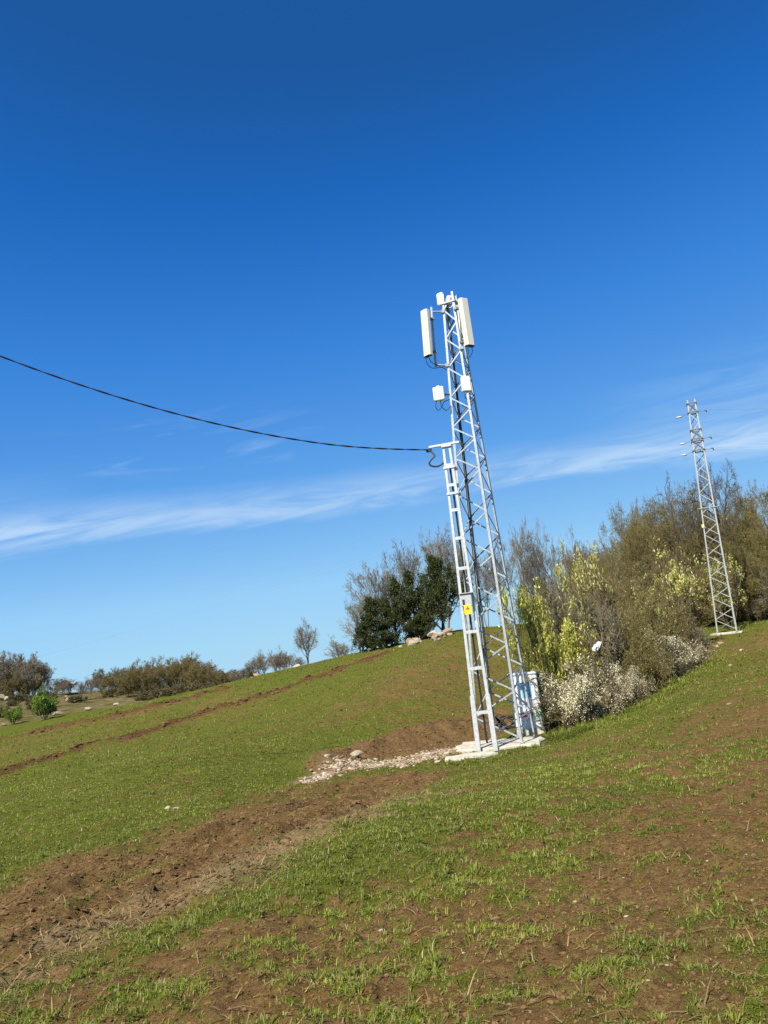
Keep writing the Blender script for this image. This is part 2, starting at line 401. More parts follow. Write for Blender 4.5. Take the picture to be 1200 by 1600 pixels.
# soil and turf, shared by the field and the track
def ground_mat():
    m, nt, out = newmat('soil_and_turf')
    L = nt.links.new
    b = nd(nt, 'ShaderNodeBsdfPrincipled', Roughness=.95); b.inputs['Specular IOR Level'].default_value = 0.0
    tc = nt.nodes.new('ShaderNodeTexCoord').outputs['Object']
    n1 = noise(nt, 1.6, 6, .65, tc); n2 = noise(nt, 14, 5, .7, tc); n3 = noise(nt, 60, 3, .6, tc)
    soil = ramp(nt, n2, [(.25, (.095, .056, .023)), (.5, (.178, .109, .046)), (.75, (.265, .175, .084))])
    red = mixc(nt, ramp(nt, n1, [(.4, (0, 0, 0)), (.75, (.7, .7, .7))]), soil, (.18, .098, .040)); 
    spo = nd(nt, 'ShaderNodeAttribute', attribute_name='spoil').outputs['Fac']
    soil2 = mixc(nt, spo, red, ramp(nt, n2, [(.25, (.085, .046, .020)), (.75, (.25, .155, .075))]))
    soil2 = mixc(nt, nd(nt, 'ShaderNodeAttribute', attribute_name='furrow').outputs['Fac'], soil2, ramp(nt, n2, [(.25, (.055, .028, .014)), (.75, (.150, .078, .040))]))
    strw = nd(nt, 'ShaderNodeAttribute', attribute_name='straw').outputs['Fac']
    mm = nd(nt, 'ShaderNodeMath', operation='MULTIPLY'); L(strw, mm.inputs[0]); L(n2, mm.inputs[1])
    soil2 = mixc(nt, ramp(nt, n3, [(.3, (.75, .75, .75)), (.5, (0, 0, 0))]), soil2, (.055, .030, .012)); soil2 = mixc(nt, ramp(nt, n3, [(.62, (0, 0, 0)), (.8, (.6, .6, .6))]), soil2, (.32, .23, .13))
    soil3 = mixc(nt, mm.outputs[0], soil2, (.34, .26, .15))
    turf = ramp(nt, n2, [(.25, (.036, .054, .006)), (.5, (.074, .104, .012)), (.75, (.125, .158, .022))])
    turf2 = mixc(nt, ramp(nt, n3, [(.45, (0, 0, 0)), (.7, (.35, .35, .35))]), turf, (.17, .145, .045))
    g = nd(nt, 'ShaderNodeAttribute', attribute_name='green').outputs['Fac']
    a = nd(nt, 'ShaderNodeMath', operation='SUBTRACT'); L(n2, a.inputs[0]); a.inputs[1].default_value = .5
    a2 = nd(nt, 'ShaderNodeMath', operation='MULTIPLY_ADD'); L(a.outputs[0], a2.inputs[0]); a2.inputs[1].default_value = 1.9; L(g, a2.inputs[2])
    a2.use_clamp = True
    a3 = nd(nt, 'ShaderNodeMath', operation='MULTIPLY'); L(a2.outputs[0], a3.inputs[0]); a3.inputs[1].default_value = .92
    c = mixc(nt, a3.outputs[0], soil3, turf2)
    far = nd(nt, 'ShaderNodeAttribute', attribute_name='heath').outputs['Fac']
    heath = ramp(nt, noise(nt, .5, 6, .7, tc), [(.35, (.060, .060, .020)), (.5, (.125, .105, .045)), (.65, (.20, .16, .08))])
    c = mixc(nt, far, c, heath)
    L(c, b.inputs['Base Color'])
    bp = nd(nt, 'ShaderNodeBump', Strength=.8, Distance=.05); L(noise(nt, 16, 10, .72, tc), bp.inputs['Height']); bp2 = nd(nt, 'ShaderNodeBump', Strength=.7, Distance=.18); L(noise(nt, 3.2, 8, .68, tc), bp2.inputs['Height']); L(bp.outputs[0], bp2.inputs['Normal']); L(bp2.outputs[0], b.inputs['Normal'])
    L(b.outputs[0], out.inputs[0]); return m
MAT['ground'] = ground_mat()

# ------------------------------------------------------------------ sky, sun
w = bpy.data.worlds.new('World'); scene.world = w; w.use_nodes = True
nt = w.node_tree; nt.nodes.clear(); L = nt.links.new
SUN_EL, SUN_AZ = R(48), R(-149)          # azimuth from +Y towards +X : behind the camera on the left
sdir = np.array([math.sin(SUN_AZ) * math.cos(SUN_EL), math.cos(SUN_AZ) * math.cos(SUN_EL), math.sin(SUN_EL)])
sky = nt.nodes.new('ShaderNodeTexSky'); sky.sky_type = 'NISHITA'; sky.sun_disc = False
sky.sun_elevation = SUN_EL; sky.sun_rotation = SUN_AZ; sky.altitude = 2000; sky.air_density = .6; sky.dust_density = 0; sky.ozone_density = 6.0
tc = nt.nodes.new('ShaderNodeTexCoord').outputs['Generated']
def vm(op, a, b):
    x = nt.nodes.new('ShaderNodeVectorMath'); x.operation = op; L(a, x.inputs[0]); x.inputs[1].default_value = tuple(b); return x.outputs['Value' if op == 'DOT_PRODUCT' else 'Vector']
def ma(op, a, b=None, c=None, clamp=False):
    x = nt.nodes.new('ShaderNodeMath'); x.operation = op; x.use_clamp = clamp
    for i, v in enumerate((a, b, c)):
        if v is None: continue
        if isinstance(v, (int, float)): x.inputs[i].default_value = v
        else: L(v, x.inputs[i])
    return x.outputs[0]
def mr(v, a, b, c=0, d=1):
    x = nt.nodes.new('ShaderNodeMapRange'); x.interpolation_type = 'SMOOTHSTEP'; L(v, x.inputs[0])
    for i, q in zip((1, 2, 3, 4), (a, b, c, d)): x.inputs[i].default_value = q
    return x.outputs[0]
d1, d2 = ray(0, 862), ray(1200, 700)
nrm = np.cross(d2, d1); nrm /= np.linalg.norm(nrm); nrm = nrm if nrm[2] > 0 else -nrm
tng = d2 - d1; tng /= np.linalg.norm(tng)
s_ = vm('DOT_PRODUCT', tc, nrm); t_ = vm('DOT_PRODUCT', tc, tng)
cb = nt.nodes.new('ShaderNodeCombineXYZ'); L(ma('MULTIPLY', t_, 6.0), cb.inputs[0]); L(ma('MULTIPLY', ma('SUBTRACT', s_, ma('MULTIPLY', t_, .05)), 42.0), cb.inputs[1])
nz = nt.nodes.new('ShaderNodeTexNoise'); nz.inputs['Scale'].default_value = 1.0; nz.inputs['Detail'].default_value = 8; nz.inputs['Roughness'].default_value = .62; nz.inputs['Distortion'].default_value = .9
L(cb.outputs[0], nz.inputs['Vector'])
cb2 = nt.nodes.new('ShaderNodeCombineXYZ'); L(ma('MULTIPLY', t_, 2.6), cb2.inputs[0]); L(ma('MULTIPLY', s_, 5.0), cb2.inputs[1]); cb2.inputs[2].default_value = 3.7
nz2 = nt.nodes.new('ShaderNodeTexNoise'); nz2.inputs['Scale'].default_value = 1.0; nz2.inputs['Detail'].default_value = 3
L(cb2.outputs[0], nz2.inputs['Vector'])
sw = ma('ADD', s_, ma('MULTIPLY', ma('SUBTRACT', nz2.outputs['Fac'], .5), .05))
sw = ma('ADD', sw, ma('MULTIPLY', ma('SUBTRACT', nz.outputs['Fac'], .5), .03))
band = ma('MULTIPLY', mr(sw, -.012, .010), mr(sw, .052, .012))
left = ma('MULTIPLY', ma('MULTIPLY', mr(sw, -.012, .02), mr(sw, .10, .03)), mr(t_, -.30, -.52))
right = ma('MULTIPLY', ma('MULTIPLY', mr(sw, -.012, .03), mr(sw, .14, .05)), mr(t_, .22, .42))
fib = mr(nz.outputs['Fac'], .28, .72)
c1 = ma('MULTIPLY', band, ma('MULTIPLY_ADD', fib, .52, .08))
c2 = ma('MULTIPLY', left, ma('MULTIPLY_ADD', fib, .26, .09))
c3 = ma('MULTIPLY', right, ma('MULTIPLY_ADD', fib, .22, .02))
pf = ma('MULTIPLY', ma('MULTIPLY', mr(s_, .055, .085), mr(s_, .15, .10)), ma('MULTIPLY', mr(t_, -.42, -.30), mr(t_, -.02, -.16)))
c4 = ma('MULTIPLY', pf, ma('MULTIPLY', mr(nz.outputs['Fac'], .5, .75), .22))
cl = ma('MINIMUM', ma('ADD', ma('ADD', c1, c2), ma('ADD', c3, c4)), .8)
EXPO = .72
sep = nt.nodes.new('ShaderNodeSeparateColor'); L(sky.outputs[0], sep.inputs[0])
g_ = 10.0 / 2 ** EXPO
gv = ma('POWER', ma('MULTIPLY', sep.outputs[1], .1), .5)
rp = nt.nodes.new('ShaderNodeValToRGB'); L(gv, rp.inputs[0])
stops = [(.20, (.011, .088, .32)), (.247, (.013, .098, .35)), (.270, (.014, .140, .51)), (.317, (.042, .23, .70)), (.40, (.11, .36, .82)), (.585, (.32, .63, .95)), (.746, (.39, .686, .913)), (1.0, (.46, .71, .89))]
while len(rp.color_ramp.elements) < len(stops): rp.color_ramp.elements.new(.5)
for e_, (p_, c_) in zip(rp.color_ramp.elements, stops): e_.position = p_; e_.color = (*c_, 1)
gr = nt.nodes.new('ShaderNodeVectorMath'); gr.operation = 'SCALE'; L(rp.outputs[0], gr.inputs[0]); gr.inputs['Scale'].default_value = g_
cm = nt.nodes.new('ShaderNodeMix'); cm.data_type = 'RGBA'; L(cl, cm.inputs[0]); L(gr.outputs[0], cm.inputs[6]); cm.inputs[7].default_value = (.62 * g_, .80 * g_, 1.0 * g_, 1)
bg = nt.nodes.new('ShaderNodeBackground'); bg.inputs[1].default_value = .1
L(cm.outputs[2], bg.inputs[0]); ow = nt.nodes.new('ShaderNodeOutputWorld'); L(bg.outputs[0], ow.inputs[0])
sl = bpy.data.lights.new('sun', 'SUN'); sl.energy = 4.9; sl.angle = R(.53); sl.color = (1, .93, .80)
so = bpy.data.objects.new('sun', sl); col.objects.link(so)
so.rotation_euler = Vector(-sdir).to_track_quat('-Z', 'Y').to_euler(); so.location = (-20, -20, 40)
scene.view_settings.view_transform = 'Standard'; scene.view_settings.look = 'None'; scene.view_settings.exposure = EXPO; scene.view_settings.gamma = 1
scene.cycles.max_bounces = 6; scene.cycles.transparent_max_bounces = 6
try: scene.cycles.use_denoising = True
except Exception: pass

# ------------------------------------------------------------------ key positions
T1 = at(791.5, 1155, 22.3); T1[2] = base_h(T1[0], T1[1])[0]
T2 = at(1136, 988, 41.0); T2[2] = base_h(T2[0], T2[1])[0]
CLEAN.append((T1[0], T1[1], T1[2] - .02, 1.5)); CLEAN.append((T2[0], T2[1], T2[2] - .05, .8))

# ------------------------------------------------------------------ ground sheet
def ground():
    th = np.concatenate([np.linspace(-math.pi, -.75, 40, endpoint=False), np.linspace(-.75, -.56, 30, endpoint=False), np.linspace(-.56, .56, 620, endpoint=False), np.linspace(.56, .75, 30, endpoint=False), np.linspace(.75, math.pi, 40, endpoint=False)])
    rr = np.concatenate([[.25, .6, 1.0, 1.5], np.geomspace(1.9, 75, 700), np.geomspace(76, 300, 110), np.geomspace(320, 3500, 14)])
    nt_, nr = len(th), len(rr)
    TH, RR = np.meshgrid(th, rr)
    x = (RR * np.sin(TH)).ravel(); y = (RR * np.cos(TH)).ravel()
    m = masks(x, y)
    z = height(x, y, m)
    r = np.hypot(x, y)
    z = np.where(r > 310, z - (r - 310) * .03, z)
    V = np.stack([x, y, z], 1)
    i = np.arange(nr - 1)[:, None] * nt_; j = np.arange(nt_)[None]; j2 = (j + 1) % nt_
    Q = np.stack([i + j, i + j2, i + nt_ + j2, i + nt_ + j], -1).reshape(-1, 4)[:, ::-1]
    g, bare, sp, straw = m
    heath = sstep(82, 94, r + (fbm(x, y, 6, 66) - .5) * 14) 
    u = np.arctan2(x, y)
    heath = np.where((u > -.05), heath * .6, heath)
    fu = furrow(x, y)
    tr = in_poly(x + (fbm(x, y, 1.2, 5) - .5) * .9, y + (fbm(x, y, 1.2, 9) - .5) * .9, TRACK)
    isT = tr[Q].sum(1) >= 3
    pole = np.array([[0, 0, float(V[:nt_, 2].mean())]])
    for name, sel, cap in (('field', ~isT, True), ('dirt_track', isT, False)):
        q = Q[sel]; ids = np.unique(q); mp = -np.ones(len(V), int); mp[ids] = np.arange(len(ids))
        vv = V[ids]; aa = {'green': g[ids], 'spoil': sp[ids], 'straw': straw[ids], 'heath': heath[ids], 'furrow': fu[ids]}
        tris = None
        if cap:
            c = len(vv); vv = np.vstack([vv, pole]); aa = {k: np.append(v, v[0]) for k, v in aa.items()}
            tris = np.stack([np.full(nt_, c), mp[(np.arange(nt_) + 1) % nt_], mp[np.arange(nt_)]], 1)
        me = mesh_arrays(name, vv, mp[q], tris, True, aa)
        tag(link(name, me, MAT['ground']), {'field': 'sloping ploughed field of red brown soil half covered by short grass', 'dirt_track': 'bare brown dirt track rutted by wheels across the grass'}[name], {'field': 'field', 'dirt_track': 'dirt track'}[name], kind='structure')
ground()

# ------------------------------------------------------------------ grass
def blades(cx, cy, cz, length, width, lean, az, tint, curve=.55, base=.6):
    """two-step tapering blades: arrays of roots and shapes"""
    k = len(cx); c = np.stack([cx, cy, cz], 1)
    d = np.stack([np.cos(az), np.sin(az), np.zeros(k)], 1); s = np.stack([-np.sin(az), np.cos(az), np.zeros(k)], 1)
    upv = np.array([0, 0, 1.0])
    m = c + d * (length * .5 * np.sin(lean * base))[:, None] + upv * (length * .5 * np.cos(lean * base))[:, None]
    t = m + d * (length * .5 * np.sin(lean * (1 + curve)))[:, None] + upv * (length * .5 * np.cos(lean * (1 + curve)))[:, None]
    w2 = (width * .5)[:, None]
    V = np.stack([c - s * w2, c + s * w2, m + s * w2 * .8, m - s * w2 * .8, t], 1).reshape(-1, 3)
    b = np.arange(k)[:, None] * 5
    return V, b + np.array([[0, 1, 2, 3]]), b + np.array([[3, 2, 4]]), np.repeat(tint, 5, 0)
def grass():
    A = np.array([.215, .245, .030]); B = np.array([.39, .42, .060]); C = np.array([.115, .165, .026]); D = np.array([.46, .40, .19])
    parts = []
    def scatter(NT, r0, r1, nb, rosette, big=1.0, along=None, wide=.2):
        u = rng.random(NT)
        if along is None:
            r = r0 * (r1 / r0) ** u if rosette < 2 else np.sqrt(r0 ** 2 + (r1 ** 2 - r0 ** 2) * u); th = rng.uniform(-.56, .56, NT)
            x = r * np.sin(th); y = r * np.cos(th)
        else:
            k_ = rng.integers(0, len(along) - 1, NT); q = along[k_] + (along[k_ + 1] - along[k_]) * u[:, None]
            x = q[:, 0] + rng.normal(0, wide, NT); y = q[:, 1] + rng.normal(0, wide, NT); r = np.hypot(x, y)
        g, bare, sp, straw = masks(x, y)
        if rosette: p = (.16 + .70 * sstep(.2, .8, g)) * (1 - .85 * bare) * sstep(.30, .66, fbm(x, y, .4, 93) + .1 * g)
        else: p = np.clip(g * 1.05 + .03 * (1 - bare), 0, 1)
        if along is not None: p = np.ones(NT)
        if rosette == 2: p = (.2 + .6 * g) * (1 - .8 * bare)
        keep = rng.random(NT) < p
        for cx, cy, cz, rad in CLEAN: keep &= np.hypot(x - cx, y - cy) > rad * .75
        x, y, r, g = x[keep], y[keep], r[keep], g[keep]; k = len(x)
        lush = fbm(x, y, 1.1, 91)
        X = np.repeat(x, nb); Y = np.repeat(y, nb); RR = np.repeat(r, nb); LU = np.repeat(lush, nb); G = np.repeat(g, nb); N = len(X)
        if rosette:
            size = np.repeat(.030 + .070 * rng.random(k) ** 2.4, nb) * (1 + np.minimum(RR, 30) / 50) * big * .9
            ln = size * (.6 + .7 * rng.random(N)); lean = np.abs(rng.normal(.92, .36, N)); az = rng.uniform(0, 2 * math.pi, N)
            wd = (.0026 + .0022 * rng.random(N)) * (1 + RR / 8)
            X = X + np.cos(az) * size * .16 + rng.normal(0, .006, N); Y = Y + np.sin(az) * size * .16 + rng.normal(0, .006, N)
        else:
            sp_ = .022 + .0048 * RR
            X = X + rng.normal(0, 1, N) * sp_; Y = Y + rng.normal(0, 1, N) * sp_
            ln = (.014 + .030 * rng.random(N) + .05 * np.clip(LU - .45, 0, 1)) * (1 + np.minimum(RR, 50) / 45) * (.6 + .4 * G)
            wd = (.0022 + .0020 * rng.random(N)) * (1 + RR / 7); lean = np.abs(rng.normal(1.05, .40, N)); az = rng.uniform(0, 2 * math.pi, N)
        Z = height(X, Y) - .006
        hue = np.repeat(rng.random(k), nb)[:, None]; l3 = np.clip((LU - .3) * 2.2, 0, 1)[:, None]
        t = A + (B - A) * l3 * .8 + (C - A) * (hue * (.85 if rosette == 1 else 1.1 if rosette == 2 else .6))
        dry = (rng.random(N) < (.12 if rosette else .17))[:, None]
        t = np.where(dry, D * (.5 + .7 * rng.random((N, 1))), t) * (.7 + .55 * rng.random((N, 1)))
        return blades(X, Y, Z, ln, wd, lean, az, t)
    o = 0; VV = []; QQ = []; TT = []; CC = []
    HEDGE = line([(838,1156),(880,1148),(925,1138),(965,1122),(1005,1106),(1060,1072),(1112,1034)]); SLABF = line([(705,1192),(760,1188),(800,1174),(842,1160)])
    for a in ((68000, 2.3, 64, 6, 0), (50000, 2.4, 28, 11, 1, .74), (15000, 24, 66, 7, 2, 1.2), (700, 2.6, 24, 11, 1, 1.3), (1500, 0, 0, 13, 1, 2.2, HEDGE, .28), (260, 0, 0, 12, 1, 1.1, SLABF, .12)):
        V, Q, T, c = scatter(*a); VV.append(V); QQ.append(Q + o); TT.append(T + o); CC.append(c); o += len(V)
    tag(link('grass', mesh_arrays('grass', np.concatenate(VV), np.concatenate(QQ), np.concatenate(TT), False, {'tint': np.concatenate(CC)}), MAT['grass']), 'short green grass in ragged tufts over the brown field', 'grass', kind='stuff')
grass()
def straw():
    k0 = 60000
    th = rng.uniform(-.56, .5, k0); r = 3.0 * (26 / 3.0) ** rng.random(k0)
    x = r * np.sin(th); y = r * np.cos(th)
    g, bare, sp, st = masks(x, y)
    keep = rng.random(k0) < (.05 + .95 * st + .22 * bare)
    x, y, r = x[keep], y[keep], r[keep]; k = len(x)
    z = height(x, y) + .006
    ln = .04 + .15 * rng.random(k) ** 2; wd = .0042 * (1 + r / 10)
    c = np.array([.50, .36, .17]) * (.35 + .8 * rng.random((k, 1)))
    V, Q, T, tint = blades(x, y, z, ln, wd, np.clip(rng.normal(1.42, .16, k), 0, 1.62), rng.uniform(0, 6.3, k), c, .12, .92)
    tag(link('dry_straw', mesh_arrays('dry_straw', V, Q, T, False, {'tint': tint}), MAT['grass']), 'pale dry stalks and roots strewn along the edge of the dirt track', 'straw', kind='stuff')
straw()
def ico():
    t = (1 + 5 ** .5) / 2
    v = np.array([(-1, t, 0), (1, t, 0), (-1, -t, 0), (1, -t, 0), (0, -1, t), (0, 1, t), (0, -1, -t), (0, 1, -t), (t, 0, -1), (t, 0, 1), (-t, 0, -1), (-t, 0, 1)]) / math.hypot(1, t)
    f = np.array([(0, 11, 5), (0, 5, 1), (0, 1, 7), (0, 7, 10), (0, 10, 11), (1, 5, 9), (5, 11, 4), (11, 10, 2), (10, 7, 6), (7, 1, 8), (3, 9, 4), (3, 4, 2), (3, 2, 6), (3, 6, 8), (3, 8, 9), (4, 9, 5), (2, 4, 11), (6, 2, 10), (8, 6, 7), (9, 8, 1)])
    return v, f
def clods():
    k0 = 110000
    th = rng.uniform(-.58, .58, k0); r = 2.4 * (60 / 2.4) ** (rng.random(k0) ** 1.1)
    x = r * np.sin(th); y = r * np.cos(th)
    kf = 16000; rf = np.sqrt(20 ** 2 + (66 ** 2 - 20 ** 2) * rng.random(kf)); tf = rng.uniform(-.56, .56, kf)
    x = np.concatenate([x, rf * np.sin(tf)]); y = np.concatenate([y, rf * np.cos(tf)]); r = np.concatenate([r, rf]); k0 += kf
    g, bare, sp, st = masks(x, y)
    keep = rng.random(k0) < np.clip((1 - g) * .45 + .10 + .75 * bare, 0, 1)
    x, y, r, bare = x[keep], y[keep], r[keep], bare[keep]; k = len(x)
    z = height(x, y)
    v, f = ico()
    s = (.003 + .0085 * rng.random(k) ** 4 + .016 * bare * rng.random(k) ** 6) * (1 + np.minimum(r, 40) / 16) * (1 + .9 * sstep(20, 35, r))
    V = v[None] * (s[:, None, None]) * (1 + rng.normal(0, .22, (k, 12, 1))) * np.array([1, 1, .62])
    ca, sa = np.cos(a := rng.uniform(0, 6.3, k)), np.sin(a)
    V = np.stack([V[..., 0] * ca[:, None] - V[..., 1] * sa[:, None], V[..., 0] * sa[:, None] + V[..., 1] * ca[:, None], V[..., 2]], -1)
    V = V + np.stack([x, y, z + s * .15], 1)[:, None]
    T = (np.arange(k)[:, None, None] * 12 + f[None]).reshape(-1, 3)
    c = np.array([.155, .095, .043]) * (.55 + .75 * rng.random((k, 1)))
    m, nt, out = newmat('soil_clod'); a = nd(nt, 'ShaderNodeAttribute', attribute_name='tint'); d = nd(nt, 'ShaderNodeBsdfDiffuse', Roughness=.8); nt.links.new(a.outputs['Color'], d.inputs[0]); nt.links.new(d.outputs[0], out.inputs[0])
    tag(link('soil_clods', mesh_arrays('soil_clods', V.reshape(-1, 3), None, T, False, {'tint': np.repeat(c, 12, 0)}), m), 'crumbled clods of red brown earth lying on the bare soil', 'soil', kind='stuff')
clods()

# ------------------------------------------------------------------ stones
def rock_mesh(seed, flat=.7):
    import bmesh
    bm = bmesh.new(); bmesh.ops.create_icosphere(bm, subdivisions=2, radius=.5)
    r_ = random.Random(seed)
    planes = [(Vector((r_.gauss(0, 1), r_.gauss(0, 1), r_.gauss(0, 1))).normalized(), r_.uniform(.22, .42)) for _ in range(9)]
    for v in bm.verts:
        for n_, d in planes:
            q = v.co.dot(n_)
            if q > d: v.co -= n_ * (q - d) * .85
        v.co *= 1 + r_.uniform(-.05, .05)
        v.co.z *= flat; v.co.x *= 1.15
    me = bpy.data.meshes.new('stone'); bm.to_mesh(me); bm.free(); me.materials.append(MAT['stone']); return me
ROCKS = [rock_mesh(s, f) for s, f in ((1, .7), (2, .55), (3, .8), (4, .6), (5, .45), (6, .75))]
def stone(x, y, s, label, group, name='stone', sink=.28):
    o = bpy.data.objects.new(name, random.choice(ROCKS)); col.objects.link(o)
    o.location = (x, y, gz(x, y) + s * (.3 - sink)); o.rotation_euler = (random.uniform(-.3, .3), random.uniform(-.3, .3), random.uniform(0, 6.3))
    o.scale = (s * random.uniform(.8, 1.3), s * random.uniform(.7, 1.1), s * random.uniform(.7, 1.1))
    return tag(o, label, 'stone', group)
seg = np.cumsum([0] + [np.hypot(*(b - a)) for a, b in zip(RUBBLE[:-1], RUBBLE[1:])])
for i in range(212):
    t = random.random() ** .8 * seg[-1]; k = min(np.searchsorted(seg, t), len(seg) - 1); k = max(k, 1)
    q = RUBBLE[k - 1] + (RUBBLE[k] - RUBBLE[k - 1]) * ((t - seg[k - 1]) / (seg[k] - seg[k - 1]))
    wdt = .16 + .30 * t / seg[-1]
    stone(q[0] + random.gauss(0, .12), q[1] + random.gauss(0, wdt), .05 + .15 * random.random() ** 2.4, 'pale rubble stone in the white strip running from the dirt track to the lattice tower', 'rubble stones in the strip beside the tower base')
big = pick(555, 1190); stone(big[0], big[1], .32, 'largest pale rounded boulder in the rubble strip left of the tower', None, 'boulder', .2).data = ROCKS[0]
for i in range(38):
    px, py = random.uniform(500, 1200), random.uniform(1070, 1590)
    if py < 1180 - (px - 800) * .22 and px < 1000: continue
    q = pick(px, py); stone(q[0], q[1], (.012 + .016 * random.random() ** 2) * (1 + q[1] / 12), 'small pale pebble lying loose on the right half of the field', 'pebbles scattered over the field')
def rubble_gravel():
    k = 2600; t = rng.random(k) ** .8 * seg[-1]; i_ = np.clip(np.searchsorted(seg, t), 1, len(seg) - 1)
    q = RUBBLE[i_ - 1] + (RUBBLE[i_] - RUBBLE[i_ - 1]) * ((t - seg[i_ - 1]) / (seg[i_] - seg[i_ - 1]))[:, None]
    x = q[:, 0] + rng.normal(0, .16, k); y = q[:, 1] + rng.normal(0, 1, k) * (.15 + .28 * t / seg[-1]); z = height(x, y)
    v, f = ico(); s_ = .014 + .034 * rng.random(k) ** 2
    V = v[None] * s_[:, None, None] * (1 + rng.normal(0, .22, (k, 12, 1))) * np.array([1, 1, .7]) + np.stack([x, y, z + s_ * .2], 1)[:, None]
    c = (np.array([.21, .135, .075]) + (np.array([.50, .43, .32]) - np.array([.21, .135, .075])) * rng.random((k, 1)) ** 1.6) * (.7 + .5 * rng.random((k, 1)))
    tag(link('rubble_gravel', mesh_arrays('rubble_gravel', V.reshape(-1, 3), None, (np.arange(k)[:, None, None] * 12 + f[None]).reshape(-1, 3), False, {'tint': np.repeat(c, 12, 0)}), bpy.data.materials['soil_clod']), 'pale gravel and rubble crumbs spread in a strip left of the tower base', 'gravel', kind='stuff')
rubble_gravel()
for px, py, s in ((262,1268,.10),(276,1267,.13)):
    q = pick(px, py); stone(q[0], q[1], s, 'one of two white stones lying close together on the green left slope', 'pair of white stones on the left slope')
for i in range(18):
    px = random.choice([random.uniform(620, 720), random.uniform(640, 700)]); q = at(px, 998, random.uniform(53.5, 57)); s = .25 + .8 * random.random() ** 2
    stone(q[0], q[1], s, 'weathered limestone block in the low heap under the evergreen trees', 'stones heaped under the evergreens', sink=.1)
for px, s in ((580, .7), (592, .4)):
    q = at(px, 1015, 57.5); stone(q[0], q[1], s, 'pale stone on the crest left of the evergreen trees, ' + ('the bigger' if s > .5 else 'the smaller'), None, sink=.1)
for i in range(12):
    t = i / 11; q = at(388 + t * 76, 1056 - t * 18, 66); stone(q[0], q[1], .3 + .5 * random.random() ** 2, 'pale stone in the broken line along the crest left of the small bare tree', 'stones along the crest', sink=.05)
for px, s, Y in ((4, 1.5, 118), (10, 1.0, 118), (20, .8, 112), (108, 1.0, 112), (84, .8, 84), (92, .7, 84), (138, 1.0, 82), (181, .8, 80), (6, .6, 80), (118, .6, 110), (102, .8, 122), (1, .9, 118)):
    q = at(px, 1100, Y); stone(q[0], q[1], s, 'distant pale rock on the scrubby hillside at far left', 'rocks on the far hillside', sink=0)
for px, py, s in ((1141,1040,.16),(1158,1017,.22),(1120,1012,.30),(1126,1004,.34),(1139,1099,.1),(1122,1030,.14),(1100,1003,.3)):
    q = pick(px, py); stone(q[0], q[1], s, 'pale stone on the grass below the far lattice pylon', 'stones below the far pylon')

# ------------------------------------------------------------------ lattice towers
def lattice(root, H, s0, s1, nodes, lw, bw, mat, matb, lt=.010):
    hw = lambda z: (s0 + (s1 - s0) * z / H) / 2
    for sx in (-1, 1):
        for sy in (-1, 1):
            a = np.array([sx * hw(0), sy * hw(0), -.1]); b = np.array([sx * hw(H), sy * hw(H), H])
            lg = MB().angle(a, b, (-sx, 0, 0), (0, -sy, 0), lw, lt).build('leg', mat, root)
            fp = MB().box((sx * (hw(0) - lw * .3), sy * (hw(0) - lw * .3), .028), (lw * 1.9, lw * 1.9, .02))
            fp.build('foot_plate', mat, lg)
    for f in range(4):
        nx, ny = ((0, -1), (1, 0), (0, 1), (-1, 0))[f]
        ex, ey = -ny, nx
        for i in range(len(nodes) - 1):
            z0, z1 = nodes[i], nodes[i + 1]
            s = 1 if (i + f) % 2 == 0 else -1
            def pt(z, sg):
                h = hw(z); e = h - lw * .55; o = h - lt - .004
                return np.array([ex * e * sg + nx * o, ey * e * sg + ny * o, z])
            a, b = pt(z0 + .02, s), pt(z1 - .02, -s)
            t = (b - a) / np.linalg.norm(b - a); inn = np.array([-nx, -ny, 0.0]); pl = np.cross(t, inn); pl /= np.linalg.norm(pl); inn = np.cross(pl, t)
            MB().angle(a - pl * bw / 2, b - pl * bw / 2, pl, inn if inn @ np.array([-nx, -ny, 0]) > 0 else -inn, bw, .006, bw * .8).build('brace', matb, root)
    return hw
def fit_height(x, y, z0, py_top):
    lo, hi = .2, 40
    for _ in range(40):
        m = (lo + hi) / 2
        if project((x, y, z0 + m))[1] > py_top: lo = m
        else: hi = m
    return lo
H1 = fit_height(T1[0], T1[1], T1[2], 461); top1 = project((T1[0], T1[1], T1[2] + H1))
H2 = fit_height(T2[0], T2[1], T2[2], 627); top2 = project((T2[0], T2[1], T2[2] + H2))
print('TOWER1', T1, H1, 'vertical top at', top1, 'want 702,461'); print('TOWER2', T2, H2, top2, 'want 1080,627')
def leaned(o, T, H, pxpy):
    q = at(*pxpy, T[1]); return math.atan2(q[0] - T[0], H)
slab_z = T1[2] + .05
t1 = empty('lattice_tower', (T1[0], T1[1], slab_z), R(-25), 'tall galvanised steel lattice tower carrying white antennas on a pale concrete base', 'tower')
lean1 = leaned(t1, T1, H1, (702, 461)); lean2 = leaned(None, T2, H2, (1080, 627)); print('LEAN', math.degrees(lean1), math.degrees(lean2))
def settilt(o, lean, rz):
    o.rotation_euler = (Matrix.Rotation(lean, 3, 'Y') @ Matrix.Rotation(rz, 3, 'Z')).to_euler()
settilt(t1, lean1, R(-25))
H1 -= .05
nodes1 = list(np.linspace(.12, H1 * .575, 13)) + list(np.linspace(H1 * .575, H1 - .05, 13))[1:]
hw1 = lattice(t1, H1, 1.27, .36, nodes1, .066, .038, MAT['steel'], MAT['steel'])
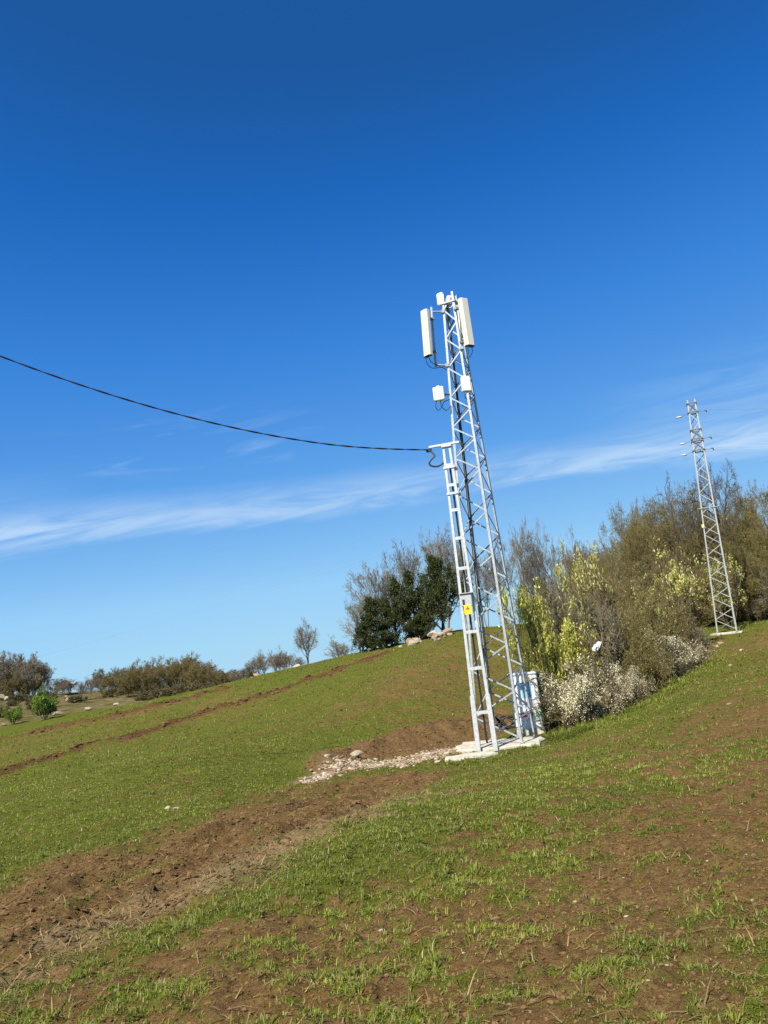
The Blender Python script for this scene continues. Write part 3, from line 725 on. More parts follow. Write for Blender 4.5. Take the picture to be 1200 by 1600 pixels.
for z in (H1 - .30,):
    h = hw1(z)
    for (a, b) in (((-h, -h), (h, -h)), ((h, -h), (h, h)), ((h, h), (-h, h)), ((-h, h), (-h, -h))):
        MB().box(((a[0] + b[0]) / 2, (a[1] + b[1]) / 2, z), (abs(b[0] - a[0]) + .05 if a[1] == b[1] else .055, abs(b[1] - a[1]) - .06 if a[1] != b[1] else .055, .05)).build('ring_beam', MAT['steel'], t1)
# feeder cables strapped inside the back of the tower
fc = MB()
for k, (ox, oy) in enumerate(((-.9, .80), (-.82, .88), (-.74, .82))):
    fc.tube([(ox * hw1(z), oy * hw1(z), z) for z in np.linspace(.1, H1 - 1.2, 24)], .012, 5)
fc.build('feeder_cables', MAT['black'], t1)
t1m = t1.matrix_basis.copy()
def w1(x, y, z): 
    v = t1m @ Vector((x, y, z)); return np.array(v)

# concrete base
def slab(name, cx, cy, z, rad, h, mat, label, cat, seed, sx=1.0, sy=1.0, n=26, rot=0):
    r_ = random.Random(seed); vs = []; m = MB()
    rings = [(1.06, -h), (1.03, -.03), (1.0, 0.0)]
    ang = [2 * math.pi * i / n for i in range(n)]; sq = []
    for a in ang:
        c, s = math.cos(a), math.sin(a); k = 1 / max(abs(c), abs(s)); k = .55 * k + .45
        sq.append(rad * k * r_.uniform(.88, 1.08))
    for f, zz in rings:
        for a, q in zip(ang, sq):
            X, Y_ = q * f * math.cos(a) * sx, q * f * math.sin(a) * sy
            vs.append((X * math.cos(rot) - Y_ * math.sin(rot), X * math.sin(rot) + Y_ * math.cos(rot), zz + (r_.uniform(-.012, .012) if zz == 0 else 0)))
    fs = [(k * n + i, k * n + (i + 1) % n, k * n + n + (i + 1) % n, k * n + n + i) for k in range(2) for i in range(n)]
    vs.append((0, 0, .012)); fs += [(2 * n + i, 2 * n + (i + 1) % n, 3 * n) for i in range(n)]
    m.add(vs, fs); o = m.build(name, mat); o.location = (cx, cy, z); return tag(o, label, cat)
slab('concrete_slab', T1[0] - .18, T1[1] - .05, slab_z, 1.02, .5, MAT['concrete'], 'rough pale concrete slab under the feet of the near lattice tower', 'concrete slab', 3, 1.15, .95, rot=R(-12))
q = pick(735, 1182); slab('concrete_spill', q[0], q[1], gz(q[0], q[1]) + .05, .42, .3, MAT['concrete'], 'flat spill of pale concrete at left of the tower base', 'concrete', 8, 1.5, .9, rot=.3)

# service mast in front of the tower
MY = 21.3
mb_ = at(762, 1176, MY); mz = gz(mb_[0], mb_[1]); mz = min(mz, slab_z - .02)
HM = fit_height(mb_[0], MY, mz, 696)
leanm = math.atan2(at(697.5, 696, MY)[0] - mb_[0], HM); print('MAST', HM, math.degrees(leanm))
mast = empty('service_mast', (mb_[0], MY, mz), 0, 'bright twin post steel mast with rungs and crossarm before the lattice tower', 'cable mast')
settilt(mast, leanm, R(-14))
def mgap(z): return .225 + (.085 - .225) * min(z / HM, 1)
for s in (-1, 1):
    m = MB().prism((s * mgap(0), 0, -.2), (s * mgap(HM), 0, HM), (1, 0, 0), (0, 1, 0), [(-.040, -.045), (.040, -.045), (.040, .045), (-.040, .045)], [(-.031, -.04), (.031, -.04), (.031, .04), (-.031, .04)])
    p = m.build('post', MAT['bright'], mast)
    MB().prism((s * mgap(0), -.002, -.15), (s * mgap(1.4), -.002, 1.42), (1, 0, 0), (0, 1, 0), [(-.058, -.06), (.058, -.06), (.058, .055), (-.058, .055)]).build('sleeve', MAT['bright'], p)
ca = MB(); ca.box((-.06, -.03, HM + .03), (.86, .07, .06), bev=.008); ca.build('crossarm', MAT['bright'], mast)
MB().box((0, -.0, HM - .02), (.27, .16, .045)).build('cap_plate', MAT['bright'], mast)
for z in (HM - .62, HM - 1.35):
    cl_ = MB().box((.12, .16, z), (.10, .44, .05)).box((-.0, -.056, z), (.32, .02, .06)); cl_.build('clamp', MAT['bright'], mast)
MB().tube([(.01, .06, z) for z in np.linspace(.2, HM - .5, 20)], .028, 6).build('riser_cable', MAT['black'], mast)
mm = mast.matrix_basis.copy()
def wm(x, y, z): return np.array(mm @ Vector((x, y, z)))
zb = 4.33
bz = [z for z in (zb,)]
def zat(py):
    lo, hi = 0, HM
    for _ in range(30):
        q = (lo + hi) / 2
        if project(wm(0, 0, q))[1] > py: lo = q
        else: hi = q
    return lo
def attach(name, p, rz, label, cat): return empty(name, p, rz, label, cat)
for z in [zat(q_) for q_ in (1113, 1044, 987, 888, 841, 797, 758, 727)]:
    MB().box((0, -.012, z), (2 * mgap(z) - .06, .07, .085)).build('rung', MAT['bright'], mast)
zj = zat(938); jb = attach('junction_box', wm(0, -.07, zj), R(-14), 'small grey steel junction box between the posts of the cable mast', 'junction box')
MB().box((0, -.05, 0), (.30, .14, .32), bev=.012).build('housing', MAT['grey'], jb); MB().box((0, -.06, .18), (.36, .20, .02)).build('lid', MAT['grey'], jb)
MB().box((-.07, -.124, -.05), (.06, .008, .14)).build('cable_slot', MAT['black'], jb)
zy = zat(953); ys = attach('warning_sign', wm(.015, -.19, zy), R(-14), 'small yellow danger plate hanging on the cable mast', 'sign')
MB().box((0, 0, 0), (.20, .008, .25), bev=.003).build('plate', MAT['yellow'], ys)
MB().prism((0, -.0045, .03), (0, -.0075, .03), (1, 0, 0), (0, 0, 1), [(-.055, -.03), (.055, -.03), (0, .065)]).build('warning_triangle', MAT['sticker_red'], ys)

# ------------------------------------------------------------------ panel antennas
def octo(w_, d_, b): return [(-w_ / 2 + b, -d_ / 2), (w_ / 2 - b, -d_ / 2), (w_ / 2, -d_ / 2 + b), (w_ / 2, d_ / 2), (-w_ / 2, d_ / 2), (-w_ / 2, -d_ / 2 + b)]
def panel_antenna(top, bot, face, pipe_top, pipe_bot, arm_z, label, cabs, wd=.27, dp=.14):
    """world points: axis of the radome, its facing azimuth, the pipe behind it, arms back to the tower"""
    top, bot = np.asarray(top), np.asarray(bot)
    root = empty('panel_antenna', bot, 0, label, 'antenna')
    n_ = np.array([math.sin(face), -math.cos(face), 0]); s_ = np.array([math.cos(face), math.sin(face), 0])
    a = top - bot
    body = MB().prism((0, 0, 0), a, s_, -n_, octo(wd, dp, .045)).build('radome', MAT['cream'], root)
    MB().prism(a * 1.0005, a * 1.012, s_, -n_, octo(wd * .96, dp * .92, .045)).build('top_cap', MAT['white'], body)
    MB().prism(-a * .014, -a * .0005, s_, -n_, octo(wd * .96, dp * .92, .045)).build('bottom_cap', MAT['black'], body)
    pt, pb = np.asarray(pipe_top) - bot, np.asarray(pipe_bot) - bot
    MB().tube([pb, pt], .034, 8).build('mounting_pipe', MAT['steel'], root, True)
    for f in (.12, .86):
        c = a * f - n_ * (dp / 2); 
        tt = (c[2] - pb[2]) / (pt[2] - pb[2]); d = pb + (pt - pb) * np.clip(tt, 0, 1)
        br = MB().tube([c - n_ * .0, c - n_ * .07, d], .028, 6); br.box(d, (.11, .11, .06)); br.build('bracket', MAT['steel_dark'], root)
    for f, tw in arm_z:
        d = pb + (pt - pb) * f
        ar = MB().tube([d, np.asarray(tw) - bot], .026, 6); ar.box(np.asarray(tw) - bot, (.10, .10, .09)); ar.build('arm', MAT['steel'], root)
    for k, c in enumerate(cabs):
        MB().tube(spline([np.asarray(p) - bot for p in c], 8), .011, 5).build('jumper_cable', MAT['black'], root, True)
    return root
TY = T1[1]
def tw(px, py, dy=0): return at(px, py, TY + dy)
def leg_at(sx, sy, py):
    lo, hi = 0, H1
    for _ in range(30):
        q = (lo + hi) / 2
        if project(w1(sx * hw1(q), sy * hw1(q), q))[1] > py: lo = q
        else: hi = q
    return w1(sx * hw1(lo), sy * hw1(lo), lo)
panel_antenna(tw(663, 486, -.30), tw(668.5, 556, -.30), R(-48), tw(674, 480, -.12), tw(681, 573, -.12),
  [(.92, leg_at(-1, -1, 487)), (.03, leg_at(-1, -1, 571))], 'long cream panel antenna on a pipe to the left of the lattice tower',
  [[tw(665, 558, -.3), tw(667, 567, -.3), tw(673, 574, -.25), tw(681, 575, -.15), leg_at(-1, -1, 572)], [tw(670, 558, -.3), tw(674, 566, -.25), tw(682, 570, -.2), leg_at(-1, -1, 578)]])
panel_antenna(tw(723.5, 468, -.42), tw(734.5, 540, -.42), R(30), tw(715, 477, -.30), tw(722.5, 547, -.30),
  [(.9, leg_at(1, -1, 482)), (.04, leg_at(1, -1, 544))], 'long cream panel antenna on the right side of the lattice tower near its top',
  [[tw(731, 543, -.42), tw(732, 552, -.4), tw(729, 557, -.35), leg_at(1, 1, 562)], [tw(737, 543, -.42), tw(738, 550, -.4), tw(732, 559, -.3), tw(720, 560, -.2), leg_at(1, -1, 566)]], .29, .15)
# two compact antennas clamped on the very top
def compact(p, rz, dims, label):
    r_ = empty('compact_antenna', p, rz, label, 'antenna')
    MB().box((0, 0, dims[2] / 2), dims, bev=.03).build('housing', MAT['white'], r_); MB().tube([(0, dims[1] / 2 + .02, -.45), (0, dims[1] / 2 + .02, dims[2] * .8)], .03, 7).build('mounting_pipe', MAT['steel'], r_)
    MB().box((0, dims[1] / 2 + .01, dims[2] * .3), (.09, .05, .07)).build('bracket', MAT['steel_dark'], r_)
compact(tw(689.5, 477, .0), R(-35), (.21, .13, .38), 'squat white antenna box on the left corner of the tower top')
compact(tw(702.5, 476, .16), R(25), (.12, .12, .28), 'slim white antenna box on the right corner of the tower top')
# radio units
def radio(p, rz, d, label, toward, cabs):
    r_ = empty('radio_unit', p, rz, label, 'radio unit')
    h = MB().box((0, 0, d[2] / 2), d, bev=.022).build('housing', MAT['white'], r_)
    fin = MB()
    for k in range(7): fin.box((-d[0] / 2 + d[0] * (k + .8) / 7.6, d[1] / 2 + .012, d[2] / 2), (.008, .03, d[2] * .86))
    fin.build('cooling_fins', MAT['grey'], h)
    inv = r_.matrix_basis.inverted() if False else (Matrix.Translation(Vector(p)) @ Matrix.Rotation(rz, 4, 'Z')).inverted()
    loc = lambda q: np.array(inv @ Vector(q))
    MB().tube([(0, d[1] / 2, d[2] * .5), loc(toward)], .03, 6).build('bracket', MAT['steel_dark'], r_)
    MB().box((0, 0, d[2] + .02), (d[0] * .25, .03, .05)).build('handle', MAT['white'], r_)
    for c in cabs: MB().tube(spline([loc(q) for q in c], 8), .011, 5).build('jumper_cable', MAT['black'], r_, True)
radio(tw(687, 626, -.35), R(-14), (.31, .15, .40), 'white radio unit box clamped to the left leg of the lattice tower', leg_at(-1, -1, 616),
  [[tw(682, 626, -.35), tw(681, 636, -.35), tw(685, 641, -.33), tw(690, 636, -.3), tw(694, 628, -.3), leg_at(-1, -1, 624)], [tw(688, 626, -.35), tw(690, 635, -.33), tw(697, 641, -.25), tw(704, 635, -.2), leg_at(-1, 1, 622)]])
radio(tw(729.5, 612, -.35), R(10), (.26, .15, .45), 'white radio unit box clamped to the right leg of the lattice tower', leg_at(1, -1, 603),
  [[tw(727, 612, -.35), tw(727, 621, -.3), tw(734, 624, -.2), leg_at(1, 1, 616)], [tw(731, 612, -.35), tw(735, 618, -.3), tw(733, 630, -.2), tw(722, 633, -.2), leg_at(1, -1, 640)]])

# ------------------------------------------------------------------ overhead cable
anc = wm(-.47, -.03, HM - .04)
pts = [(0, 556), (100, 590), (200, 625), (300, 655), (400, 679), (500, 694), (580, 702), (640, 704.5)]
W3 = np.array([at(px, py, MY - 5.2 * (1 - px / 679)) for px, py in pts] + [list(anc)])
cx = np.polyfit(W3[:, 0], W3[:, 2], 2); cy = np.polyfit(W3[:, 0], W3[:, 1], 1)
xs = np.linspace(W3[0, 0] - 6, anc[0], 260)
zc = np.polyval(cx, xs); yc = np.polyval(cy, xs); e = sstep(anc[0] - 3, anc[0], xs)
zc += e * (anc[2] - zc[-1]); yc += e * (anc[1] - yc[-1])
oc = empty('overhead_cable', anc, 0, 'twisted black overhead cable sagging in from the left to the mast crossarm', 'cable')
for k in range(2):
    ph = np.arange(len(xs)) * .42 + k * math.pi
    MB().tube(np.stack([xs - anc[0], yc - anc[1] + .011 * np.cos(ph), zc - anc[2] + .011 * np.sin(ph)], 1), .0115, 5).build('strand', MAT['black'], oc, True)
MB().box((-.02, 0, -.02), (.16, .07, .08), bev=.01).build('tension_clamp', MAT['black'], oc)
lp = spline([anc, at(679, 712, MY), at(675, 717, MY), at(671, 723, MY), at(673, 727.5, MY), at(681, 729, MY), at(688, 727, MY), at(693, 723, MY)], 8)
MB().tube([np.asarray(p) - anc for p in lp], .024, 6).build('slack_loop', MAT['black'], oc, True)

# dark tangle of black tubes on the spoil behind the tower
q = pick(795, 1140); q[2] = gz(q[0], q[1]); ck = MB(); r2 = random.Random(5)
for k in range(4):
    a0 = r2.uniform(0, 6.3); rad = r2.uniform(.16, .30); tl = r2.uniform(.3, 1.1)
    ck.tube(spline([(rad * math.cos(a0 + i * .7) * 1.3, rad * math.sin(a0 + i * .7) * .7, .06 + .20 * tl * (1 + math.sin(i * 1.3 + k)) * .9) for i in range(10)], 5), .026, 6)
cko = ck.build('black_conduit', MAT['black'], None, True); cko.location = tuple(q); tag(cko, 'dark tangle of black tubes lying on the soil behind the tower', 'cable coil')

# ------------------------------------------------------------------ equipment cabinet
CY = 23.9
cb_ = at(830, 1157, CY); cz = gz(cb_[0], cb_[1]) - .02
sc_ = 1150 / CY
CH = fit_height(cb_[0], CY, cz, 1051); CW = 38 / sc_; CD = .55
cab = empty('equipment_cabinet', (cb_[0], CY, cz), R(-12), 'tall white equipment cabinet with coloured stickers standing behind the tower leg', 'cabinet')
MB().box((0, CD / 2, .08), (CW + .05, CD + .04, .24)).build('plinth', MAT['concrete'], cab)
MB().box((0, CD / 2, .20 + (CH - .25) / 2), (CW, CD, CH - .25), bev=.012).build('body', MAT['white_paint'], cab)
MB().prism((0, CD / 2, CH - .05), (0, CD / 2, CH), (1, 0, 0), (0, 1, 0), [(-CW / 2 - .03, -CD / 2 - .04), (CW / 2 + .03, -CD / 2 - .04), (CW / 2 + .03, CD / 2 + .03), (-CW / 2 - .03, CD / 2 + .03)]).build('roof', MAT['white_paint'], cab)
dr = MB().box((0, -.010, .22 + (CH - .32) / 2), (CW - .05, .014, CH - .32), bev=.004).build('door', MAT['white_paint'], cab)
MB().box((-CW * .38, -.03, CH * .48), (.025, .03, .16), bev=.004).build('handle', MAT['grey'], dr)
def stick(name, x, z, w_, h_, mat, kind='box'):
    m = MB()
    if kind == 'tri': m.prism((x, -.0185, z), (x, -.0205, z), (1, 0, 0), (0, 0, 1), [(-w_ / 2, -h_ / 2), (w_ / 2, -h_ / 2), (0, h_ / 2)])
    else: m.box((x, -.0195, z), (w_, .002, h_))
    return m.build(name, mat, dr)
stick('yellow_sticker', .07, CH * .865, .24, .16, MAT['sticker_yellow'])
stick('blue_poster', .06, CH * .72, .30, .44, MAT['sticker_blue'])
for k in range(9): MB().box((.06 + random.uniform(-.11, .11), -.0222, CH * .72 + random.uniform(-.18, .18)), (random.uniform(.02, .05), .002, random.uniform(.015, .035))).build('poster_mark', MAT['ink'], dr)
stick('red_label', -.02, CH * .335, .36, .13, MAT['sticker_red']); stick('green_label', CW * .36, CH * .35, .10, .22, MAT['sticker_green'])
for k in range(3): MB().box((-.13 + .11 * k, -.0222, CH * .335), (.045, .002, .04)).build('label_mark', MAT['white_paint'], dr)

# ------------------------------------------------------------------ second pylon
z2 = T2[2]
slab('concrete_footing', T2[0], T2[1], z2 + .04, .68, .4, MAT['concrete'], 'pale concrete footing under the far lattice pylon on the right', 'concrete slab', 5)
t2 = empty('lattice_pylon', (T2[0], T2[1], z2 + .04), R(-21), 'slender grey lattice power pylon on the right in front of the leafless wood', 'pylon')
settilt(t2, lean2, R(-21)); H2 -= .04
nodes2 = list(np.linspace(.1, H2 * .985, 23))
hw2 = lattice(t2, H2, .96, .42, nodes2, .058, .034, MAT['steel_old'], MAT['steel_old'])
t2m = t2.matrix_basis.copy()
def w2(x, y, z): return np.array(t2m @ Vector((x, y, z)))
wires = []
for lvl, (f, ) in enumerate(((.985,), (.865,), (.815,))):
    zt = H2 * f
    for dz in (0, -.5):
        h = hw2(zt + dz) + .02
        fr = MB()
        for (a, b) in (((-h, -h), (h, -h)), ((-h, h), (h, h))): fr.box((0, a[1], zt + dz), (2 * h + .05, .05, .05))
        for sx in (-1, 1): fr.box((sx * h, 0, zt + dz), (.05, 2 * h - .055, .05))
        fr.build('crossarm_frame', MAT['steel_dark'], t2)
    hh = hw2(zt)
    x_ = MB(); x_.tube([(-hh, -hh - .03, zt), (hh, -hh - .03, zt - .5)], .024, 4); x_.tube([(hh, -hh + .0, zt), (-hh, -hh + .0, zt - .5)], .022, 4); x_.build('crossarm_brace', MAT['steel_dark'], t2)
    for sx in (-1, 1):
        a = np.array([sx * (hh + .02), 0, zt - .5]); b = a + np.array([sx * .40, 0, -.10 if sx < 0 else .02])
        st = MB().tube([a, b], .014, 5).build('insulator_link', MAT['steel_dark'], t2)
        if sx < 0: MB().tube([b + np.array([.06, 0, 0]), b - np.array([.05, 0, 0]), b - np.array([.16, 0, 0]), b - np.array([.22, 0, 0])], .055, 8, .04).build('insulator', MAT['grey'], st, True)
        else: MB().tube([b - np.array([.06, 0, -.02]), b + np.array([.02, 0, 0]), b + np.array([.04, 0, -.10])], .05, 7, .03).build('insulator', MAT['steel_dark'], st, True)
        wires.append((sx, lvl, w2(*(b + np.array([sx * .2, 0, 0])))))
MB().box((-hw2(5.4) - .0, -hw2(5.4) - .03, H2 * .445), (.12, .02, .16)).build('number_plate', MAT['sticker_yellow'], t2)
h = hw2(H2 * .52); an = MB()
an.tube([(-h - .15, -h - .03, H2 * .52), (h + .22, -h - .03, H2 * .52)], .022, 5); an.build('anti_climb_bar', MAT['steel_old'], t2)
for sx, lvl, p in wires:
    far = at(-500, 1080 - lvl * 12 + 60, 130) if sx < 0 else p + np.array([55, 6, 1.0])
    k = 50; t = np.linspace(0, 1, k)[:, None]
    c = p + (far - p) * t; c[:, 2] -= (4 * t[:, 0] * (1 - t[:, 0])) * (3.4 if sx < 0 else 1.2)
    o = MB().tube(c - p, .0022, 3).build('power_line', MAT['steel_dark']); o.location = tuple(p)
    tag(o, ('%s of three thin power lines leaving the far pylon to the %s' % (('highest', 'middle', 'lowest')[lvl], 'left' if sx < 0 else 'right')), 'power line', 'power lines on the far pylon')

# ------------------------------------------------------------------ vegetation generators
class Seg:
    def __init__(s): s.a = []; s.b = []; s.ra = []; s.rb = []; s.tips = []
def unit(v): return v / (np.linalg.norm(v) + 1e-9)
def grow(seg, p, d, ln, r, lv, spec, rg):
    """one branch and, recursively, its children"""
    S = spec[lv]; k = S['n']; step = ln / k; kids = S['kids']; last = lv == len(spec) - 1
    ts = sorted(rg.uniform(S.get('from', .25), 1.0, kids)) if kids else []
    ti = 0; pos = p
    for i in range(k):
        d = unit(d + rg.normal(0, S['wob'], 3) + np.array([0, 0, S['up']]))
        q = pos + d * step
        r0 = r * (1 - (1 - S['tap']) * i / k); r1 = r * (1 - (1 - S['tap']) * (i + 1) / k)
        seg.a.append(pos); seg.b.append(q); seg.ra.append(r0); seg.rb.append(r1)
        while ti < len(ts) and ts[ti] <= (i + 1) / k + 1e-6:
            f = ts[ti] * k - i; c = pos + (q - pos) * np.clip(f, 0, 1)
            axis = unit(np.cross(d, rg.normal(0, 1, 3))); ang = S['ang'] + rg.normal(0, .15)
            cd = unit(d * math.cos(ang) + axis * math.sin(ang))
            if lv == 0 and cd[2] < S.get('minz', -.2): cd[2] = abs(cd[2]) * .5
            ml = 1 - .45 * ts[ti] if S.get('cone', True) else 1
            if not last: grow(seg, c, cd, ln * S['ratio'] * ml * rg.uniform(.75, 1.2), max(r1 * S['rr'], spec[-1]['rmin']), lv + 1, spec, rg)
            ti += 1
        pos = q
    if last or lv >= len(spec) - 2: seg.tips.append((pos, d))
def tubes(a, b, ra, rb, nsd):
    a, b = np.array(a), np.array(b); ra, rb = np.array(ra), np.array(rb); k = len(a)
    t = b - a; t /= np.linalg.norm(t, axis=1)[:, None] + 1e-9
    h = np.where(np.abs(t[:, 2:3]) < .9, np.array([[0, 0, 1.0]]), np.array([[1.0, 0, 0]]))
    N = np.cross(t, h); N /= np.linalg.norm(N, axis=1)[:, None]; B = np.cross(t, N)
    an = np.arange(nsd) * 2 * math.pi / nsd
    ring = np.cos(an)[None, :, None] * N[:, None] + np.sin(an)[None, :, None] * B[:, None]
    V = np.concatenate([a[:, None] + ring * ra[:, None, None], b[:, None] + ring * rb[:, None, None]], 1).reshape(-1, 3)
    i = np.arange(k)[:, None, None] * 2 * nsd; j = np.arange(nsd)[None, :, None]
    Q = np.concatenate([i + j, i + (j + 1) % nsd, i + nsd + (j + 1) % nsd, i + nsd + j], -1).reshape(-1, 4)
    return V, Q
def split_mesh(seg, thick):
    a, b, ra, rb = map(np.array, (seg.a, seg.b, seg.ra, seg.rb))
    T = ra > thick; out = []
    for sel, n_ in ((T, 6), (~T, 3)):
        out.append(tubes(a[sel], b[sel], ra[sel], rb[sel], n_) if sel.any() else None)
    return out
def leafquads(c, size, tint, rg, stretch=1.5, flat=0.0):
    k = len(c); n_ = rg.normal(0, 1, (k, 3)); n_[:, 2] = np.abs(n_[:, 2]) + flat; n_ /= np.linalg.norm(n_, axis=1)[:, None]
    x = np.cross(n_, rg.normal(0, 1, (k, 3))); x /= np.linalg.norm(x, axis=1)[:, None]; y = np.cross(n_, x)
    s = np.asarray(size)[:, None]
    V = np.stack([c - x * s * stretch, c + y * s * .55, c + x * s * stretch, c - y * s * .55], 1).reshape(-1, 3)
    Q = np.arange(k)[:, None] * 4 + np.arange(4)[None]
    return V, Q, np.repeat(tint, 4, 0)
def make_proto(name, spec, trunk_len, trunk_r, seed, bark_, stems=1, spread=.0, thick=.03, leaf=None, rmin=.008, pc=96.5, trunk_name='trunk', crown_name='crown'):
    rg = np.random.default_rng(seed); seg = Seg(); spec[-1]['rmin'] = rmin
    for s in range(stems):
        a = 2 * math.pi * (s + rg.random()) / stems; tilt = spread * (rg.random() * .8 + .2) if stems > 1 else 0
        d = unit(np.array([math.cos(a) * tilt, math.sin(a) * tilt, 1.0]))
        p = np.array([math.cos(a), math.sin(a), 0]) * (.10 * (stems > 1) * trunk_len * spread * rg.random()); p[2] = -.15
        grow(seg, p, d, trunk_len * rg.uniform(.8 - .3 * (stems > 6), 1.1), trunk_r, 0, spec, rg)
    th, tw_ = split_mesh(seg, thick)
    allp = np.array(seg.b); R_ = np.percentile(np.hypot(allp[:, 0], allp[:, 1]), 96); Hh = np.percentile(allp[:, 2], pc)
    me_t = mesh_arrays(name + '_' + trunk_name, *( (th[0], th[1]) if th else (tw_[0][:6], tw_[1][:1]))); me_t.materials.append(bark_)
    V, Q = tw_; tint = None
    me_c = mesh_arrays(name + '_' + crown_name, V, Q); me_c.materials.append(bark_)
    me_l = None
    if leaf:
        tips = np.array([t[0] for t in seg.tips]); mids = np.array(seg.b)[np.array(seg.ra) < leaf.get('maxr', .03)]
        pool = np.concatenate([tips, mids]) if len(mids) else tips
        pool = pool[pool[:, 2] > leaf.get('zmin', 0) * Hh]
        if 'zmax' in leaf: pool = pool[pool[:, 2] < leaf['zmax'] * Hh]
        if leaf.get('clump'):
            cc = rg.normal(0, 1, (leaf['clump'], 3)); nn = pool / Hh
            dens = np.zeros(len(pool))
            for q in pool[rg.integers(0, len(pool), leaf['clump'])]:
                dens += np.exp(-((pool - q) ** 2).sum(1) / (leaf['cr'] ** 2))
            pr = dens / dens.sum(); idx = rg.choice(len(pool), leaf['n'], p=pr)
        else: idx = rg.integers(0, len(pool), leaf['n'])
        c = pool[idx] + rg.normal(0, leaf['jit'], (leaf['n'], 3)); c[:, 2] = np.maximum(c[:, 2], .03)
        cols = np.array(leaf['cols']); t = cols[rg.integers(0, len(cols), leaf['n'])] * (.7 + .6 * rg.random((leaf['n'], 1)))
        lv = leafquads(c, leaf['size'] * (.6 + .8 * rg.random(leaf['n'])), t, rg, leaf.get('stretch', 1.4))
        me_l = mesh_arrays(name + '_leaves', lv[0], lv[1], None, False, {'tint': lv[2]}); me_l.materials.append(MAT[leaf.get('mat', 'leaf')])
    return dict(name=name, trunk=me_t, crown=me_c, leaves=me_l, R=R_, H=Hh, tn=trunk_name, cn=crown_name, ln=(leaf or {}).get('name', 'leaves'))
def lvl(n, kids, wob, up_, ang, ratio, rr, tap=.5, **k): return dict(n=n, kids=kids, wob=wob, up=up_, ang=ang, ratio=ratio, rr=rr, tap=tap, **k)
BARE_ = lambda k1, k2, k3, k4: [lvl(7, k1, .07, .03, .75, .62, .62, .35, **{'from': .30}), lvl(5, k2, .14, .08, .65, .58, .6), lvl(4, k3, .18, .06, .65, .56, .6), lvl(3, k4, .2, .05, .7, .6, .6), lvl(2, 0, .2, .03, .6, .5, .6, .6)]
BARE = lambda k1, k2, k3, k4: [lvl(6, k1, .06, .02, .62, .78, .6, .4, **{'from': .18}), lvl(5, k2, .09, .05, .55, .6, .55), lvl(4, k3, .11, .04, .6, .6, .6), lvl(3, k4, .12, .03, .6, .6, .6), lvl(2, 0, .13, .02, .6, .5, .6, .6)]
DOME = lambda k1, k2, k3, k4: [lvl(6, k1, .09, .02, 1.12, .78, .6, .4, **{'from': .26, 'cone': False, 'minz': .05}), lvl(6, k2, .17, .04, .80, .55, .55, **{'from': .3}), lvl(4, k3, .18, .01, .8, .6, .6), lvl(3, k4, .19, .01, .8, .6, .6), lvl(2, 0, .2, .0, .6, .5, .6, .6)]
SHRUB = lambda k1, k2, k3: [lvl(5, k1, .15, .06, .6, .55, .6, .4, **{'from': .12}), lvl(4, k2, .22, .05, .7, .55, .6), lvl(3, k3, .25, .03, .75, .6, .65), lvl(2, 0, .25, .0, .6, .5, .6, .6)]
PROTO = {}
PROTO['fargrey'] = [make_proto('bare_tree', BARE(15, 7, 5, 4), 6.0, .13, s, MAT['bark_grey'], stems=3, spread=.5, rmin=.026, thick=.06) for s in (24, 25)]
PROTO['farbud'] = [make_proto('budding_tree', DOME(12, 6, 5, 4), 4.5, .10, s, MAT['bark_olive'], stems=5, spread=.8, rmin=.028, thick=.06,
   leaf=dict(n=5000, size=.06, jit=.12, cols=[(.19, .165, .06), (.16, .135, .055), (.22, .19, .07)], name='buds')) for s in (34, 35)]
PROTO['oak'] = [make_proto('bare_tree', DOME(14, 7, 6, 5), 5.2, .24, s, MAT['bark_limb'], rmin=.012, thick=.045) for s in (11, 12, 13)]
PROTO['grey'] = [make_proto('grey_tree', BARE(14, 7, 6, 5), 6.0, .13, s, MAT['bark_grey'], stems=2, spread=.35, rmin=.010, thick=.04,
   leaf=dict(n=1500, size=.035, jit=.05, cols=[(.14, .11, .06), (.16, .14, .06)], name='buds')) for s in (21, 22, 23)]
PROTO['budding'] = [make_proto('budding_tree', DOME(15, 8, 7, 5), 4.6, .11, s, MAT['bark_olive'], stems=2, spread=.45, rmin=.010, pc=98.2, thick=.04,
   leaf=dict(n=13000, size=.036, jit=.14, clump=90, cr=.7, cols=[(.20, .175, .055), (.18, .15, .06), (.24, .22, .06), (.17, .18, .045)], name='buds')) for s in (31, 32, 33)]
PROTO['thicket'] = [make_proto('brown_thicket', SHRUB(12, 9, 6), 2.6, .035, s, MAT[('bark_brown', 'bark_grey', 'bark_olive')[s - 41]], stems=9, spread=.75, rmin=.007, pc=99.3, thick=.02,
   leaf=dict(n=4500, size=.030, jit=.07, clump=60, cr=.5, cols=[(.24, .21, .06), (.20, .17, .07), (.32, .30, .12), (.20, .22, .05)], name='buds')) for s in (41, 42, 43)]
PROTO['blossom'] = [make_proto('blackthorn', SHRUB(13, 9, 6), 1.7, .026, s, MAT['bark_brown'], stems=13, spread=1.1, rmin=.005, pc=99.3, thick=.015,
   leaf=dict(n=17000, size=.028, jit=.05, clump=90, cr=.24, zmin=.08, cols=[(.85, .80, .60), (.88, .84, .68), (.74, .68, .46), (.42, .38, .15)], name='blossom', mat='petal', stretch=1.0)) for s in (51, 52)]
PROTO['yellow'] = [make_proto('leafing_shrub', SHRUB(11, 8, 5), 3.0, .035, s, MAT['bark_olive'], stems=9, spread=.6, rmin=.006, pc=99.3, thick=.02,
   leaf=dict(n=7600, size=.042, jit=.08, clump=110, cr=.30, zmin=.10, cols=[(.66, .63, .10), (.52, .53, .09), (.76, .72, .22), (.34, .38, .06)])) for s in (61, 62)]
